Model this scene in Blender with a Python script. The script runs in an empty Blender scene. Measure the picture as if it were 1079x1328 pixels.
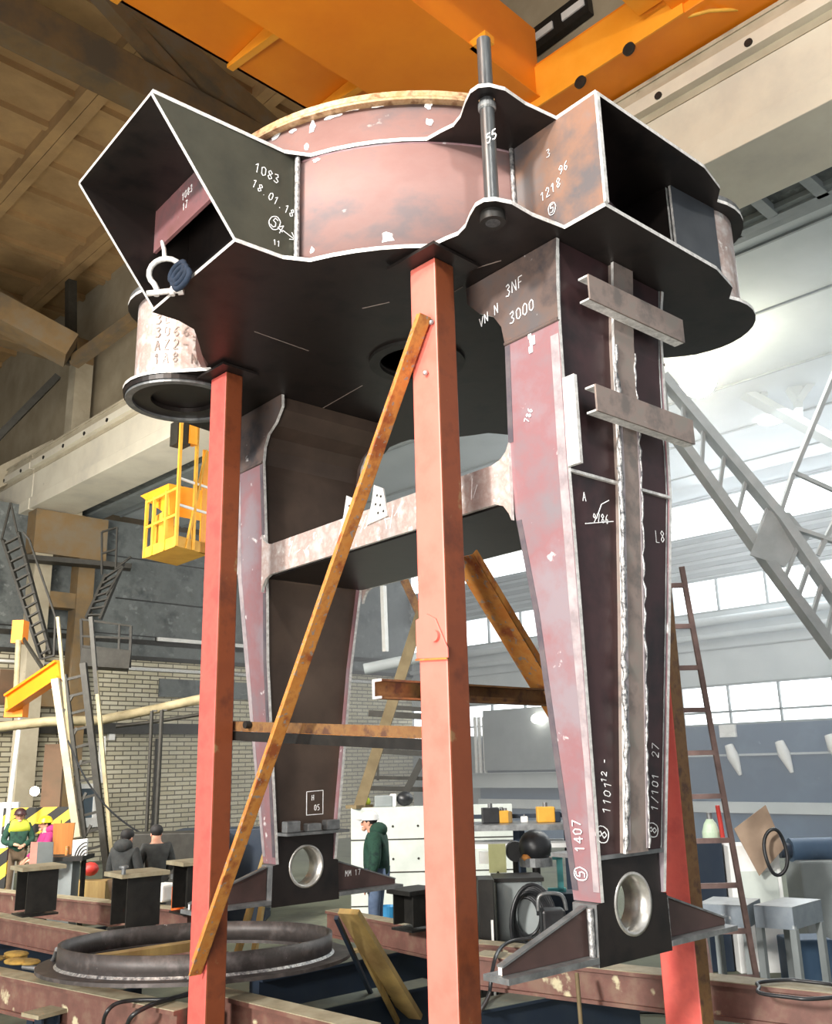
import bpy, bmesh, math, random
import numpy as np
from mathutils import Vector, Matrix
random.seed(7)
sc = bpy.context.scene
col = sc.collection
PI = math.pi

# ------------------------------------------------------------------ camera (solved from the vanishing points of the photo)
YAW, PITCH, ROLL, FPX, EYE = 0.00947857, 0.2667659, -0.02424645, 1197.9, 2.5
_a = PI/4 + YAW
_f = np.array([math.cos(_a)*math.cos(PITCH), math.sin(_a)*math.cos(PITCH), math.sin(PITCH)])
_r0 = np.array([math.sin(_a), -math.cos(_a), 0.0]); _u0 = np.cross(_r0, _f)
_r = math.cos(ROLL)*_r0 + math.sin(ROLL)*_u0
_u = -math.sin(ROLL)*_r0 + math.cos(ROLL)*_u0
CAM = np.array([0, 0, EYE])
cd = bpy.data.cameras.new('camera'); cam = bpy.data.objects.new('camera', cd); col.objects.link(cam)
cd.sensor_fit = 'HORIZONTAL'; cd.sensor_width = 36.0; cd.lens = FPX*36.0/1079.0
cd.clip_start = 0.05; cd.clip_end = 300
cam.matrix_world = Matrix(((_r[0], _u[0], -_f[0], 0), (_r[1], _u[1], -_f[1], 0), (_r[2], _u[2], -_f[2], EYE), (0, 0, 0, 1)))
sc.camera = cam

def ray(x, y): return _f + _r*(x-539.5)/FPX - _u*(y-664)/FPX
def atZ(x, y, z): d = ray(x, y); return Vector(CAM + d*(z-EYE)/d[2])       # a point of the photo on a level
def atX(x, y, X): d = ray(x, y); return Vector(CAM + d*X/d[0])             # ... on a wall running along Y
def atY(x, y, Y): d = ray(x, y); return Vector(CAM + d*Y/d[1])             # ... on a wall running along X
def atD(x, y, dist): d = ray(x, y); return Vector(CAM + d*dist/math.hypot(d[0], d[1]))
RIGHT = Vector(_r0); FWD = Vector((math.cos(_a), math.sin(_a), 0))

# ------------------------------------------------------------------ mesh builder
class MB:
    def __init__(s): s.v = []; s.f = []; s.m = []; s.sm = []
    def add(s, vs, fs, m=0, smooth=False):
        o = len(s.v); s.v += [tuple(p) for p in vs]
        for i, f in enumerate(fs):
            s.f.append([o+k for k in f]); s.m.append(m[i] if isinstance(m, list) else m); s.sm.append(smooth)
        return s
    def box(s, c, size, m=0, rz=0.0, R=None):
        R = R or Matrix.Rotation(rz, 3, 'Z'); c = Vector(c); h = Vector(size)/2
        vs = [c + R @ Vector((sx*h.x, sy*h.y, sz*h.z)) for sx in (-1, 1) for sy in (-1, 1) for sz in (-1, 1)]
        return s.add(vs, [(0, 1, 3, 2), (4, 6, 7, 5), (0, 4, 5, 1), (2, 3, 7, 6), (0, 2, 6, 4), (1, 5, 7, 3)], m)
    def span(s, a, b, m=0):                                     # box between two corners
        return s.box([(a[i]+b[i])/2 for i in range(3)], [abs(a[i]-b[i]) for i in range(3)], m)
    def bar(s, p0, p1, w, h, m=0, up=(0, 0, 1), off=(0, 0)):
        p0 = Vector(p0); p1 = Vector(p1); d = (p1-p0).normalized(); up = Vector(up)
        if abs(d.dot(up.normalized())) > .98: up = Vector((1, 0, 0))
        sd = d.cross(up).normalized(); u = sd.cross(d).normalized()
        o = sd*off[0] + u*off[1]; vs = []
        for p in (p0, p1):
            for a, b in ((-1, -1), (1, -1), (1, 1), (-1, 1)): vs.append(p + o + sd*a*w/2 + u*b*h/2)
        return s.add(vs, [(3, 2, 1, 0), (4, 5, 6, 7), (0, 1, 5, 4), (1, 2, 6, 5), (2, 3, 7, 6), (3, 0, 4, 7)], m)
    def channel(s, p0, p1, h, b, t, m=0, up=(0, 0, 1), side=1, me=None):
        s.bar(p0, p1, t, h, m, up)
        for k in (-1, 1): s.bar(p0, p1, b, t, m, up, (side*b/2, k*(h-t)/2))
        return s
    def ibeam(s, p0, p1, h, b, tw, tf, m=0, up=(0, 0, 1)):
        s.bar(p0, p1, tw, h-2*tf, m, up)
        for k in (-1, 1): s.bar(p0, p1, b, tf, m, up, (0, k*(h-tf)/2))
        return s
    def tube(s, pts, r, n=8, m=0, caps=True):
        pts = [Vector(p) for p in pts]; N = len(pts); vs = []; fs = []; sd = None
        for i, p in enumerate(pts):
            d = (pts[min(i+1, N-1)] - pts[max(i-1, 0)])
            d = d.normalized() if d.length > 1e-9 else Vector((0, 0, 1))
            if sd is None: sd = d.orthogonal().normalized()
            sd = sd - d*sd.dot(d)
            sd = sd.normalized() if sd.length > 1e-6 else d.orthogonal().normalized()
            u = d.cross(sd); rr = r[i] if isinstance(r, (list, tuple)) else r
            for k in range(n): a = 2*PI*k/n; vs.append(p + sd*rr*math.cos(a) + u*rr*math.sin(a))
        for i in range(N-1):
            for k in range(n): k2 = (k+1) % n; fs.append((i*n+k, i*n+k2, (i+1)*n+k2, (i+1)*n+k))
        s.add(vs, fs, m, True)
        if caps: s.add([vs[k] for k in range(n)], [tuple(reversed(range(n)))], m); s.add([vs[(N-1)*n+k] for k in range(n)], [tuple(range(n))], m)
        return s
    def cyl(s, p0, p1, r, r2=None, n=24, m=0): return s.tube([p0, p1], [r, r if r2 is None else r2], n, m)
    def prism(s, pts, vec, m=0, me=None, m2=None):
        pts = [Vector(p) for p in pts]; n = len(pts); vec = Vector(vec); me = m if me is None else me; m2 = m if m2 is None else m2
        return s.add(pts + [p+vec for p in pts], [tuple(range(n)), tuple(range(2*n-1, n-1, -1))] + [(i, (i+1) % n, n+(i+1) % n, n+i) for i in range(n)], [m, m2] + [me]*n)
    def lathe(s, prof, c=(0, 0, 0), n=48, m=0, closed=True, a0=0.0, a1=2*PI, ms=None):
        full = abs(a1-a0-2*PI) < 1e-6; K = len(prof); N = n if full else n+1; vs = []
        for i in range(N):
            a = a0 + (a1-a0)*i/n
            for (r, z) in prof: vs.append((c[0]+r*math.cos(a), c[1]+r*math.sin(a), c[2]+z))
        fs = []; mm = []
        for i in range(n):
            j = (i+1) % N
            for k in range(K if closed else K-1):
                k2 = (k+1) % K; fs.append((i*K+k, j*K+k, j*K+k2, i*K+k2)); mm.append(ms[k] if ms else m)
        return s.add(vs, fs, mm)
    def ringplate(s, outer, hc, hr, axes, vec, m=0, me=1):       # star-shaped outline with a round hole
        O, A, B = [Vector(q) for q in axes]; N = 64; out = []; inn = []
        for i in range(N):
            a = 2*PI*i/N; d = (math.cos(a), math.sin(a)); best = None
            for k in range(len(outer)):
                p = outer[k]; q = outer[(k+1) % len(outer)]; px, py = p[0]-hc[0], p[1]-hc[1]; ex, ey = q[0]-p[0], q[1]-p[1]
                den = d[0]*ey - d[1]*ex
                if abs(den) < 1e-12: continue
                t = (px*ey - py*ex)/den; w = (px*d[1] - py*d[0])/den
                if t > 0 and -1e-9 <= w <= 1+1e-9 and (best is None or t > best): best = t
            out.append((hc[0]+d[0]*best, hc[1]+d[1]*best)); inn.append((hc[0]+d[0]*hr, hc[1]+d[1]*hr))
        for p in outer:                                          # snap the nearest sample to every true corner
            k = min(range(N), key=lambda i: (out[i][0]-p[0])**2+(out[i][1]-p[1])**2); out[k] = p
        vec = Vector(vec); W = lambda q: O + A*q[0] + B*q[1]
        vs = [W(q) for q in out] + [W(q) for q in inn]; vs += [p+vec for p in vs]; fs = []; mm = []
        for i in range(N):
            j = (i+1) % N
            fs += [(i, j, N+j, N+i), (2*N+j, 2*N+i, 3*N+i, 3*N+j), (j, i, 2*N+i, 2*N+j), (N+i, N+j, 3*N+j, 3*N+i)]; mm += [m, m, me, me]
        return s.add(vs, fs, mm)
    def sphere(s, c, r, m=0, n=12, sc3=(1, 1, 1)):
        vs = []; fs = []; k = n//2
        for i in range(k+1):
            t = PI*i/k
            for j in range(n):
                a = 2*PI*j/n; vs.append((c[0]+r*sc3[0]*math.sin(t)*math.cos(a), c[1]+r*sc3[1]*math.sin(t)*math.sin(a), c[2]+r*sc3[2]*math.cos(t)))
        for i in range(k):
            for j in range(n): j2 = (j+1) % n; fs.append((i*n+j, (i+1)*n+j, (i+1)*n+j2, i*n+j2))
        return s.add(vs, fs, m, True)
    def build(s, name, mats, parent=None, org=None, bevel=0.0, rz=0.0):
        me = bpy.data.meshes.new(name); bm = bmesh.new()
        org = Vector(org) if org is not None else Vector((0, 0, 0))
        Ri = Matrix.Rotation(-rz, 3, 'Z')
        bv = [bm.verts.new(Ri @ (Vector(p)-org)) for p in s.v]
        for f, m, smf in zip(s.f, s.m, s.sm):
            try:
                q = bm.faces.new([bv[i] for i in f]); q.material_index = m; q.smooth = smf
            except ValueError: pass
        bmesh.ops.recalc_face_normals(bm, faces=bm.faces[:])
        bm.to_mesh(me); bm.free()
        for m in (mats if isinstance(mats, (list, tuple)) else [mats]): me.materials.append(m)
        o = bpy.data.objects.new(name, me); col.objects.link(o)
        if parent is not None: o.parent = parent
        if org.length and parent is None: o.location = org
        if rz and parent is None: o.rotation_euler.z = rz
        if bevel:
            b = o.modifiers.new('bevel', 'BEVEL'); b.width = bevel; b.segments = 2; b.limit_method = 'ANGLE'
        return o

def tag(o, label=None, cat=None, group=None, kind=None):
    for k, v in (('label', label), ('category', cat), ('group', group), ('kind', kind)):
        if v: o[k] = v
    return o
def empty(name, loc, rz, label, cat, group=None):
    o = bpy.data.objects.new(name, None); col.objects.link(o); o.location = loc; o.rotation_euler.z = rz
    o.empty_display_size = .2
    return tag(o, label, cat, group)
class Thing:                                                     # an Empty plus parts whose shapes are given in world space
    def __init__(s, name, loc, label, cat, group=None, rz=0.0):
        s.loc = Vector(loc); s.rz = rz; s.e = empty(name, loc, rz, label, cat, group)
    def part(s, mb, name, mats, bevel=0.0, label=None):
        o = mb.build(name, mats, s.e, s.loc, bevel, s.rz)
        if label: o['label'] = label
        return o
    def sub(s, mb, name, mats, parent, bevel=0.0, label=None):
        o = mb.build(name, mats, parent, s.loc, bevel, s.rz)
        if label: o['label'] = label
        return o
def single(mb, name, mats, label, cat, org, group=None, bevel=0.0):
    return tag(mb.build(name, mats, None, org, bevel), label, cat, group)
def structure(mb, name, mats, bevel=0.0): return tag(mb.build(name, mats, None, None, bevel), kind='structure')

# ------------------------------------------------------------------ materials
def hexc(h):
    c = [int(h[i:i+2], 16)/255 for i in (0, 2, 4)]
    return tuple(x/12.92 if x <= .04045 else ((x+.055)/1.055)**2.4 for x in c) + (1,)
def mat(name, c1, c2=None, rough=.6, metal=0.0, scale=6.0, c3=None, bump=0.0, detail=6.0, spots=None, lo=.35, hi=.65, stretch=(1, 1, 1)):
    m = bpy.data.materials.new(name); m.use_nodes = True; nt = m.node_tree; N = nt.nodes; L = nt.links
    b = N['Principled BSDF']; b.inputs['Roughness'].default_value = rough; b.inputs['Metallic'].default_value = metal
    tc = N.new('ShaderNodeTexCoord'); mp = N.new('ShaderNodeMapping'); mp.inputs['Scale'].default_value = stretch
    L.new(tc.outputs['Object'], mp.inputs['Vector'])
    nz = N.new('ShaderNodeTexNoise'); nz.inputs['Scale'].default_value = scale; nz.inputs['Detail'].default_value = detail; nz.inputs['Roughness'].default_value = .62
    L.new(mp.outputs['Vector'], nz.inputs['Vector'])
    cr = N.new('ShaderNodeValToRGB'); e = cr.color_ramp.elements
    e[0].position = lo; e[1].position = hi; e[0].color = hexc(c1); e[1].color = hexc(c2 or c1)
    if c3: k = e.new((lo+hi)/2); k.color = hexc(c3)
    L.new(nz.outputs['Fac'], cr.inputs['Fac']); out = cr.outputs['Color']
    if spots:                                                    # (colour, scale, threshold) worn or splashed patches
        n2 = N.new('ShaderNodeTexNoise'); n2.inputs['Scale'].default_value = spots[1]; n2.inputs['Detail'].default_value = 8
        L.new(mp.outputs['Vector'], n2.inputs['Vector'])
        r2 = N.new('ShaderNodeValToRGB'); r2.color_ramp.elements[0].position = spots[2]; r2.color_ramp.elements[1].position = spots[2]+.05
        L.new(n2.outputs['Fac'], r2.inputs['Fac'])
        mx = N.new('ShaderNodeMix'); mx.data_type = 'RGBA'; mx.inputs[7].default_value = hexc(spots[0])
        L.new(r2.outputs['Color'], mx.inputs[0]); L.new(out, mx.inputs[6]); out = mx.outputs[2]
    L.new(out, b.inputs['Base Color'])
    if bump:
        bp = N.new('ShaderNodeBump'); bp.inputs['Strength'].default_value = bump; bp.inputs['Distance'].default_value = .02
        L.new(nz.outputs['Fac'], bp.inputs['Height']); L.new(bp.outputs['Normal'], b.inputs['Normal'])
    return m
def emit(name, c, strength):
    m = bpy.data.materials.new(name); m.use_nodes = True; b = m.node_tree.nodes['Principled BSDF']
    b.inputs['Base Color'].default_value = hexc(c); b.inputs['Emission Color'].default_value = hexc(c); b.inputs['Emission Strength'].default_value = strength
    return m
def brickmat(name, c1, c2, mortar, bw, bh, axis):
    m = bpy.data.materials.new(name); m.use_nodes = True; nt = m.node_tree; N = nt.nodes; L = nt.links; b = N['Principled BSDF']
    b.inputs['Roughness'].default_value = .9
    tc = N.new('ShaderNodeTexCoord'); sp = N.new('ShaderNodeSeparateXYZ'); cb = N.new('ShaderNodeCombineXYZ')
    L.new(tc.outputs['Object'], sp.inputs[0]); L.new(sp.outputs[axis], cb.inputs[0]); L.new(sp.outputs[2], cb.inputs[1])
    br = N.new('ShaderNodeTexBrick'); br.inputs['Scale'].default_value = 1.0; br.inputs['Brick Width'].default_value = bw; br.inputs['Row Height'].default_value = bh
    br.inputs['Mortar Size'].default_value = .018; br.inputs['Mortar Smooth'].default_value = .1
    br.inputs['Color1'].default_value = hexc(c1); br.inputs['Color2'].default_value = hexc(c2); br.inputs['Mortar'].default_value = hexc(mortar)
    L.new(cb.outputs[0], br.inputs['Vector'])
    nz = N.new('ShaderNodeTexNoise'); nz.inputs['Scale'].default_value = .6; nz.inputs['Detail'].default_value = 6
    mx = N.new('ShaderNodeMix'); mx.data_type = 'RGBA'; mx.blend_type = 'MULTIPLY'; mx.inputs[0].default_value = .5
    L.new(tc.outputs['Object'], nz.inputs['Vector']); L.new(br.outputs['Color'], mx.inputs[6]); L.new(nz.outputs['Fac'], mx.inputs[7])
    L.new(mx.outputs[2], b.inputs['Base Color'])
    return m
M = {}
M['primer'] = mat('reddish_plate_steel', '8a605c', '6d6364', .45, .25, 2.2, '96686a', .1, spots=('b9b0ae', 9, .70))
M['drumsteel'] = mat('reddish_rolled_steel', '896863', '76696a', .62, .0, 1.6, '8f706b', .1, spots=('cfc8c4', 3.2, .72), stretch=(1, 1, 1.6))
M['dark'] = mat('dark_mill_scale', '24201e', '191717', .42, .35, 3.0, '282220', .08)
M['edge'] = mat('ground_bright_edge', 'f4f2ee', 'c4c2be', .45, .3, 20.0)
M['weld'] = mat('weld_seam_metal', 'cfcdca', '55565a', .35, .6, 30.0, bump=.6)
M['greyweb'] = mat('grey_plate_steel', '8d857d', '756d68', .45, .2, 5.0, '94847c', spots=('b9b4b0', 12, .72))
M['flange'] = mat('primed_flange_steel', '8c8086', '7f767b', .45, .1, 1.4, '8e686c', .1, spots=('d8d2d2', 7, .66))
M['pipe'] = mat('pale_pipe_steel', 'c4bebb', 'd2ccc8', .4, .15, 5.0, 'b09a92', spots=('efece8', 10, .62))
M['chalk'] = mat('white_chalk', 'dedede', 'ffffff', .9, 0, 30)
M['rim'] = mat('rusty_machined_rim', 'b08a5e', '8d6a4a', .5, .4, 12.0, 'c3a580')
M['redcol'] = mat('red_oxide_paint', 'd9786a', 'cf6a5c', .5, 0, 3.0, 'd97466', spots=('eec5b8', 5, .75))
M['redcol2'] = mat('red_oxide_paint_worn', 'c4514a', 'b9504a', .55, 0, 4.0, 'cc5c52', spots=('e0a79f', 14, .74))
M['rust'] = mat('rusty_section_steel', 'b4702f', '8d4c28', .65, .1, 6.0, 'bd823f', .2, spots=('8d7f74', 26, .60))
M['rustdark'] = mat('dark_rusty_steel', '6e4a2c', '54382a', .65, .1, 8.0, '7c5a34', .2)
M['brownbeam'] = mat('brown_primer_beam', '5c3f36', '72584a', .6, 0, 5.0, '68463d', spots=('b6ad8e', 4, .66))
M['topflange'] = mat('dusty_beam_flange', '9c947c', '837a62', .7, 0, 6.0, '918870')
M['bluebeam'] = mat('dark_blue_steel', '1f2b3b', '27313d', .5, .2, 4.0)
M['blackst'] = mat('black_steel', '1d1c1a', '2a2825', .5, .3, 8.0)
M['greyst'] = mat('bare_grey_steel', '8b8d8d', '6a6c6d', .4, .5, 10.0)
M['ringst'] = mat('ring_steel', '4c4644', '5f5856', .5, .25, 5.0, '403b39', spots=('d6d3cf', 14, .73))
M['conc'] = mat('pale_concrete', 'b5ab95', '9f957f', .85, 0, 1.2, 'aaa08a', .1, spots=('8f8570', 3, .70))
M['concl'] = mat('light_concrete', 'd6d0be', 'c3bdae', .85, 0, .8, 'cfc8b6', spots=('a49d8d', 2.2, .70))
M['concd'] = mat('brown_dusty_concrete', '7d705c', '655a49', .9, 0, .8, '806846', .1)
M['roof'] = mat('dusty_roof_slab', 'b08f60', '97794f', .9, 0, .9, 'a3845a', .1)
M['roofd'] = mat('dark_roof_slab', '6d5a40', '57492f', .9, 0, .9)
M['orange'] = mat('orange_crane_paint', 'ee8a12', 'e37d0c', .5, 0, .8, 'e98410')
M['orangel'] = mat('light_orange_crane_paint', 'f0a02c', 'e8941c', .5, 0, 1.5)
M['yellow'] = mat('yellow_ochre_paint', 'd9a43a', 'c9922c', .6, 0, 3.0)
M['slate'] = mat('slate_grey_panel', '5b605f', '464b4b', .8, 0, 1.3, '6c7170', .1, spots=('7d8281', 5, .62))
M['latst'] = mat('pale_lattice_paint', 'b4b9ba', 'a3a9aa', .7, 0, 3.0)
M['greypaint'] = mat('grey_painted_panel', '8c9292', '7a8181', .7, 0, 1.5)
M['lightgrey'] = mat('light_grey_sheet', 'b9bfc0', 'a6adae', .7, 0, .7)
M['haze'] = mat('pale_ceiling_board', 'b3babc', 'a4acae', .85, 0, .5)
M['bluepanel'] = mat('blue_grey_steel_panel', '3d546c', '4d647a', .55, .1, .8, '385069', spots=('8b9aa5', 5, .71))
M['gate'] = mat('brown_gate_sheet', '6b5844', '584838', .8, 0, .9, '775c46')
M['dkmetal'] = mat('dark_stair_steel', '36342e', '2a2822', .6, .2, 8.0)
M['tanst'] = mat('tan_dusty_steel', '75674a', '625439', .75, 0, 4.0)
M['pipeg'] = mat('dusty_pipe_paint', 'a79a78', '8b8062', .7, 0, 4.0)
M['white'] = mat('white_paint', 'e9e9e6', 'dcdcd8', .6, 0, 4.0)
M['board'] = mat('pale_green_grey_board', 'ccd2cb', 'bcc3bc', .8, 0, 2.0)
M['floor'] = mat('dusty_concrete_floor', '595d4d', '44473d', .85, 0, .7, '626655', .1)
M['wood'] = mat('weathered_plank', 'a58a52', '7d6238', .8, 0, 3.0, '8c7446', stretch=(1, 1, .15))
M['ply'] = mat('orange_brown_plywood', 'b7793c', 'a2672f', .7, 0, 3.0, stretch=(4, 4, .4))
M['card'] = mat('brown_cardboard', 'a08a76', '8f7a67', .85, 0, 3.0)
M['rubber'] = mat('black_rubber', '1b1c1e', '2a2b2d', .38, 0, 8.0)
M['green'] = mat('dark_green_cloth', '1f3d31', '17302a', .9, 0, 9.0, '264a3b')
M['hivis'] = mat('yellow_green_cloth', 'c9d34a', 'b5c038', .8, 0, 6.0)
M['greyjk'] = mat('dark_grey_cloth', '3d3f3e', '2e3030', .9, 0, 9.0)
M['magenta'] = mat('magenta_cloth', 'a32a6a', '8a2259', .85, 0, 9.0)
M['khaki'] = mat('brown_trouser_cloth', '6f5d49', '5d4d3d', .9, 0, 9.0)
M['denim'] = mat('blue_denim', '4a5a72', '5c6d86', .9, 0, 9.0)
M['skin'] = mat('skin', 'd9a48a', 'c98f76', .6, 0, 9.0)
M['hair'] = mat('dark_hair', '2a2220', '1c1716', .8, 0, 30.0)
M['boot'] = mat('black_boot', '1a1918', '22201e', .6, 0, 9.0)
M['hathat'] = mat('white_helmet', 'f1f1ee', 'e6e6e2', .35, 0, 3.0)
M['hatyel'] = mat('yellow_helmet', 'f0d21e', 'e6c614', .35, 0, 3.0)
M['hatdark'] = mat('dark_helmet', '3a2022', '2b181a', .45, 0, 3.0)
M['hatblk'] = mat('black_cap', '1c1b1b', '262424', .7, 0, 9.0)
M['cyan'] = mat('turquoise_paint', '63b7b7', '54a6a6', .5, 0, 5.0)
M['bottle'] = mat('pale_green_cylinder_paint', 'c4d6bd', 'a9bda3', .5, 0, 4.0)
M['red'] = mat('red_paint', 'b8342c', 'a82e27', .5, 0, 5.0)
M['orangep'] = mat('orange_plastic', 'ee6a1e', 'e35f14', .5, 0, 5.0)
M['note'] = mat('pale_yellow_card', 'dfe0a6', 'd3d498', .8, 0, 5.0)
M['bluep'] = mat('blue_paint', '3a8fc0', '2f7fb0', .5, 0, 5.0)
M['sling'] = mat('dark_blue_webbing', '142132', '1a2a3e', .85, 0, 20.0)
M['pinkgrey'] = mat('pinkish_sheet', 'c98f80', 'b67c70', .6, 0, 4.0)
M['glasswin'] = emit('bright_window_glass', 'f4faff', 2.3)
M['lamp'] = emit('lamp_glow', 'fff3cf', 40.0)
M['lampw'] = emit('white_lamp_glow', 'fffaf0', 12.0)
M['glassd'] = mat('dark_window_glass', '55646e', '47555f', .15, 0, 2.0)

# hazard stripes: diagonal bars as one material
def stripes(name, c1, c2, k):
    m = bpy.data.materials.new(name); m.use_nodes = True; nt = m.node_tree; N = nt.nodes; L = nt.links; b = N['Principled BSDF']
    tc = N.new('ShaderNodeTexCoord'); sp = N.new('ShaderNodeSeparateXYZ'); L.new(tc.outputs['Object'], sp.inputs[0])
    a = N.new('ShaderNodeMath'); a.operation = 'SUBTRACT'; L.new(sp.outputs[0], a.inputs[0]); L.new(sp.outputs[2], a.inputs[1])
    w = N.new('ShaderNodeMath'); w.operation = 'MULTIPLY'; w.inputs[1].default_value = k; L.new(a.outputs[0], w.inputs[0])
    f = N.new('ShaderNodeMath'); f.operation = 'FRACT'; L.new(w.outputs[0], f.inputs[0])
    g = N.new('ShaderNodeMath'); g.operation = 'GREATER_THAN'; g.inputs[1].default_value = .5; L.new(f.outputs[0], g.inputs[0])
    mx = N.new('ShaderNodeMix'); mx.data_type = 'RGBA'; mx.inputs[6].default_value = hexc(c1); mx.inputs[7].default_value = hexc(c2)
    L.new(g.outputs[0], mx.inputs[0]); L.new(mx.outputs[2], b.inputs['Base Color'])
    return m
M['hazard'] = stripes('yellow_black_stripes', 'd8b93a', '1d1c18', 2.2)

# ------------------------------------------------------------------ chalk handwriting: stroke glyphs as thin raised ribbons
GL = {'0': [[(.1, .2), (.1, .8), (.3, 1), (.5, .8), (.5, .2), (.3, 0), (.1, .2)]], '1': [[(.1, .75), (.32, 1), (.32, 0)]],
 '2': [[(.08, .78), (.25, 1), (.48, .85), (.45, .6), (.08, 0), (.55, 0)]], '3': [[(.08, .9), (.4, 1), (.5, .75), (.25, .55), (.52, .3), (.35, 0), (.05, .1)]],
 '4': [[(.42, 0), (.42, 1), (.05, .35), (.58, .35)]], '5': [[(.5, 1), (.12, 1), (.1, .6), (.4, .62), (.52, .3), (.35, 0), (.05, .08)]],
 '6': [[(.48, .95), (.2, .7), (.08, .25), (.3, 0), (.5, .25), (.35, .5), (.1, .35)]], '7': [[(.05, 1), (.52, 1), (.2, 0)]],
 '8': [[(.3, .52), (.1, .75), (.3, 1), (.5, .75), (.3, .52), (.08, .25), (.3, 0), (.52, .25), (.3, .52)]],
 '9': [[(.5, .6), (.25, .5), (.1, .75), (.3, 1), (.5, .8), (.48, .3), (.2, 0)]], '.': [[(.2, 0), (.25, .06)]], '-': [[(.1, .5), (.5, .5)]],
 'N': [[(.08, 0), (.08, 1), (.5, 0), (.5, 1)]], 'P': [[(.1, 0), (.1, 1), (.45, .9), (.45, .6), (.1, .5)]], 'E': [[(.5, 1), (.1, 1), (.1, 0), (.5, 0)], [(.1, .5), (.42, .5)]],
 'Z': [[(.08, 1), (.5, 1), (.08, 0), (.52, 0)]], 'F': [[(.1, 0), (.1, 1), (.5, 1)], [(.1, .5), (.42, .5)]], 'K': [[(.1, 0), (.1, 1)], [(.5, 1), (.1, .5), (.5, 0)]], 'V': [[(.05, 1), (.3, 0), (.55, 1)]],
 'A': [[(.05, 0), (.3, 1), (.55, 0)], [(.15, .4), (.45, .4)]], 'O': [[(.3+.27*math.cos(i*PI/6), .5+.5*math.sin(i*PI/6)) for i in range(13)]],
 '@': [[(.3+.55*math.cos(i*PI/8), .5+.75*math.sin(i*PI/8)) for i in range(17)]], '>': [[(0, .5), (.9, .5)], [(.6, .8), (.95, .5), (.6, .2)]], 'M': [[(.05, 0), (.1, 1), (.3, .4), (.5, 1), (.55, 0)]],
 '#': [[(-.1, -.2), (1.5, -.2), (1.5, 1.6), (-.1, 1.6), (-.1, -.2)]], '/': [[(.1, 0), (.5, 1)]], 'H': [[(.1, 0), (.1, 1)], [(.5, 0), (.5, 1)], [(.1, .5), (.5, .5)]], 'L': [[(.1, 1), (.1, 0), (.5, 0)]], ' ': []}
def chalk(text, org, ax, ay, size, w=.007, mb=None, adv=.72):
    mb = mb or MB(); org = Vector(org); ax = Vector(ax).normalized(); ay = Vector(ay).normalized(); nr = ax.cross(ay).normalized(); rnd = random.Random(text)
    x = 0.0
    for ch in text:
        for st in GL.get(ch, []):
            P = [org + ax*((x+p[0]+rnd.uniform(-.03, .03))*size) + ay*((p[1]+rnd.uniform(-.04, .04))*size) + nr*.002 for p in st]
            for a, b in zip(P[:-1], P[1:]):
                if (b-a).length > 1e-4: mb.bar(a, b, w, .003, 0, nr)
        x += 0.0 if ch in '@#' else adv
    return mb
# ================================================================== THE WELDED STEEL FRAME (local u,v axes, turned a few degrees from the hall)
TH = -0.0645; C0 = Vector((5.465, 5.5, 0)); BASE = 1.30
KW, KS = .62, .88
Rt = Matrix.Rotation(TH, 3, 'Z')
def W(u, v, z): return C0 + Rt @ Vector((u, v, z))
def lray(x, y): return Rt.inverted() @ Vector(ray(x, y))
CL = Rt.inverted() @ (Vector(CAM) - C0)
def latU(x, y, u): d = lray(x, y); return CL + d*((u-CL.x)/d.x)
def latV(x, y, v): d = lray(x, y); return CL + d*((v-CL.y)/d.y)
def latZ(x, y, z): d = lray(x, y); return CL + d*((z-CL.z)/d.z)
frame = empty('welded_steel_frame', C0 + Vector((0, 0, BASE)), TH, 'large welded crane frame of bare steel on two tapered legs, held up by red columns', 'steel frame')
OFF = (0, 0, BASE)
def fp(mb, name, mats, bevel=0.0, parent=None, label=None):
    o = mb.build(name, mats, parent or frame, OFF, bevel)
    if label: o['label'] = label
    return o
def ck(parent, *words):                                          # every word a mark of its own
    for a in words: fp(chalk(a[0], a[1], a[2], a[3], a[4]*KS, a[5]*KW), 'chalk_mark', M['chalk'], parent=parent)
def boolcut(o, mb):
    c = mb.build('cutter', M['dark'], None, None); c.parent = o.parent
    me = c.data; me.transform(Matrix.Translation(-Vector(OFF)))
    md = o.modifiers.new('cut', 'BOOLEAN'); md.object = c; md.operation = 'DIFFERENCE'; md.solver = 'EXACT'
    bpy.context.view_layer.update()
    dg = bpy.context.evaluated_depsgraph_get(); nm = bpy.data.meshes.new_from_object(o.evaluated_get(dg))
    o.modifiers.clear(); old = o.data; o.data = nm; nm.name = o.name
    bpy.data.objects.remove(c); bpy.data.meshes.remove(old)
ZB, ZT, TP = 6.0, 6.875, .03
def arc(c, r, a0, a1, n): return [(c[0]+r*math.cos(math.radians(a0+(a1-a0)*i/n)), c[1]+r*math.sin(math.radians(a0+(a1-a0)*i/n))) for i in range(n+1)]
PR, PL = (1.33, -1.94), (-1.35, 1.93)
near = arc((0, 0), 1.985, 206.5, 232, 5)[0:] + [(-1.20, -1.70), (-1.175, -1.80), (-1.20, -1.90), (-1.27, -2.02), (-1.315, -2.12), (-1.31, -2.19), (-1.26, -2.245), (-1.15, -2.285), (-.94, -2.275), (-.656, -2.31), (-.65, -2.655), (.66, -2.655), (1.0, -2.58)] \
     + arc(PR, .56, 250, 405, 14) + [(1.45, -1.25), (1.65, -.98), (1.85, -.78)]
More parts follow.
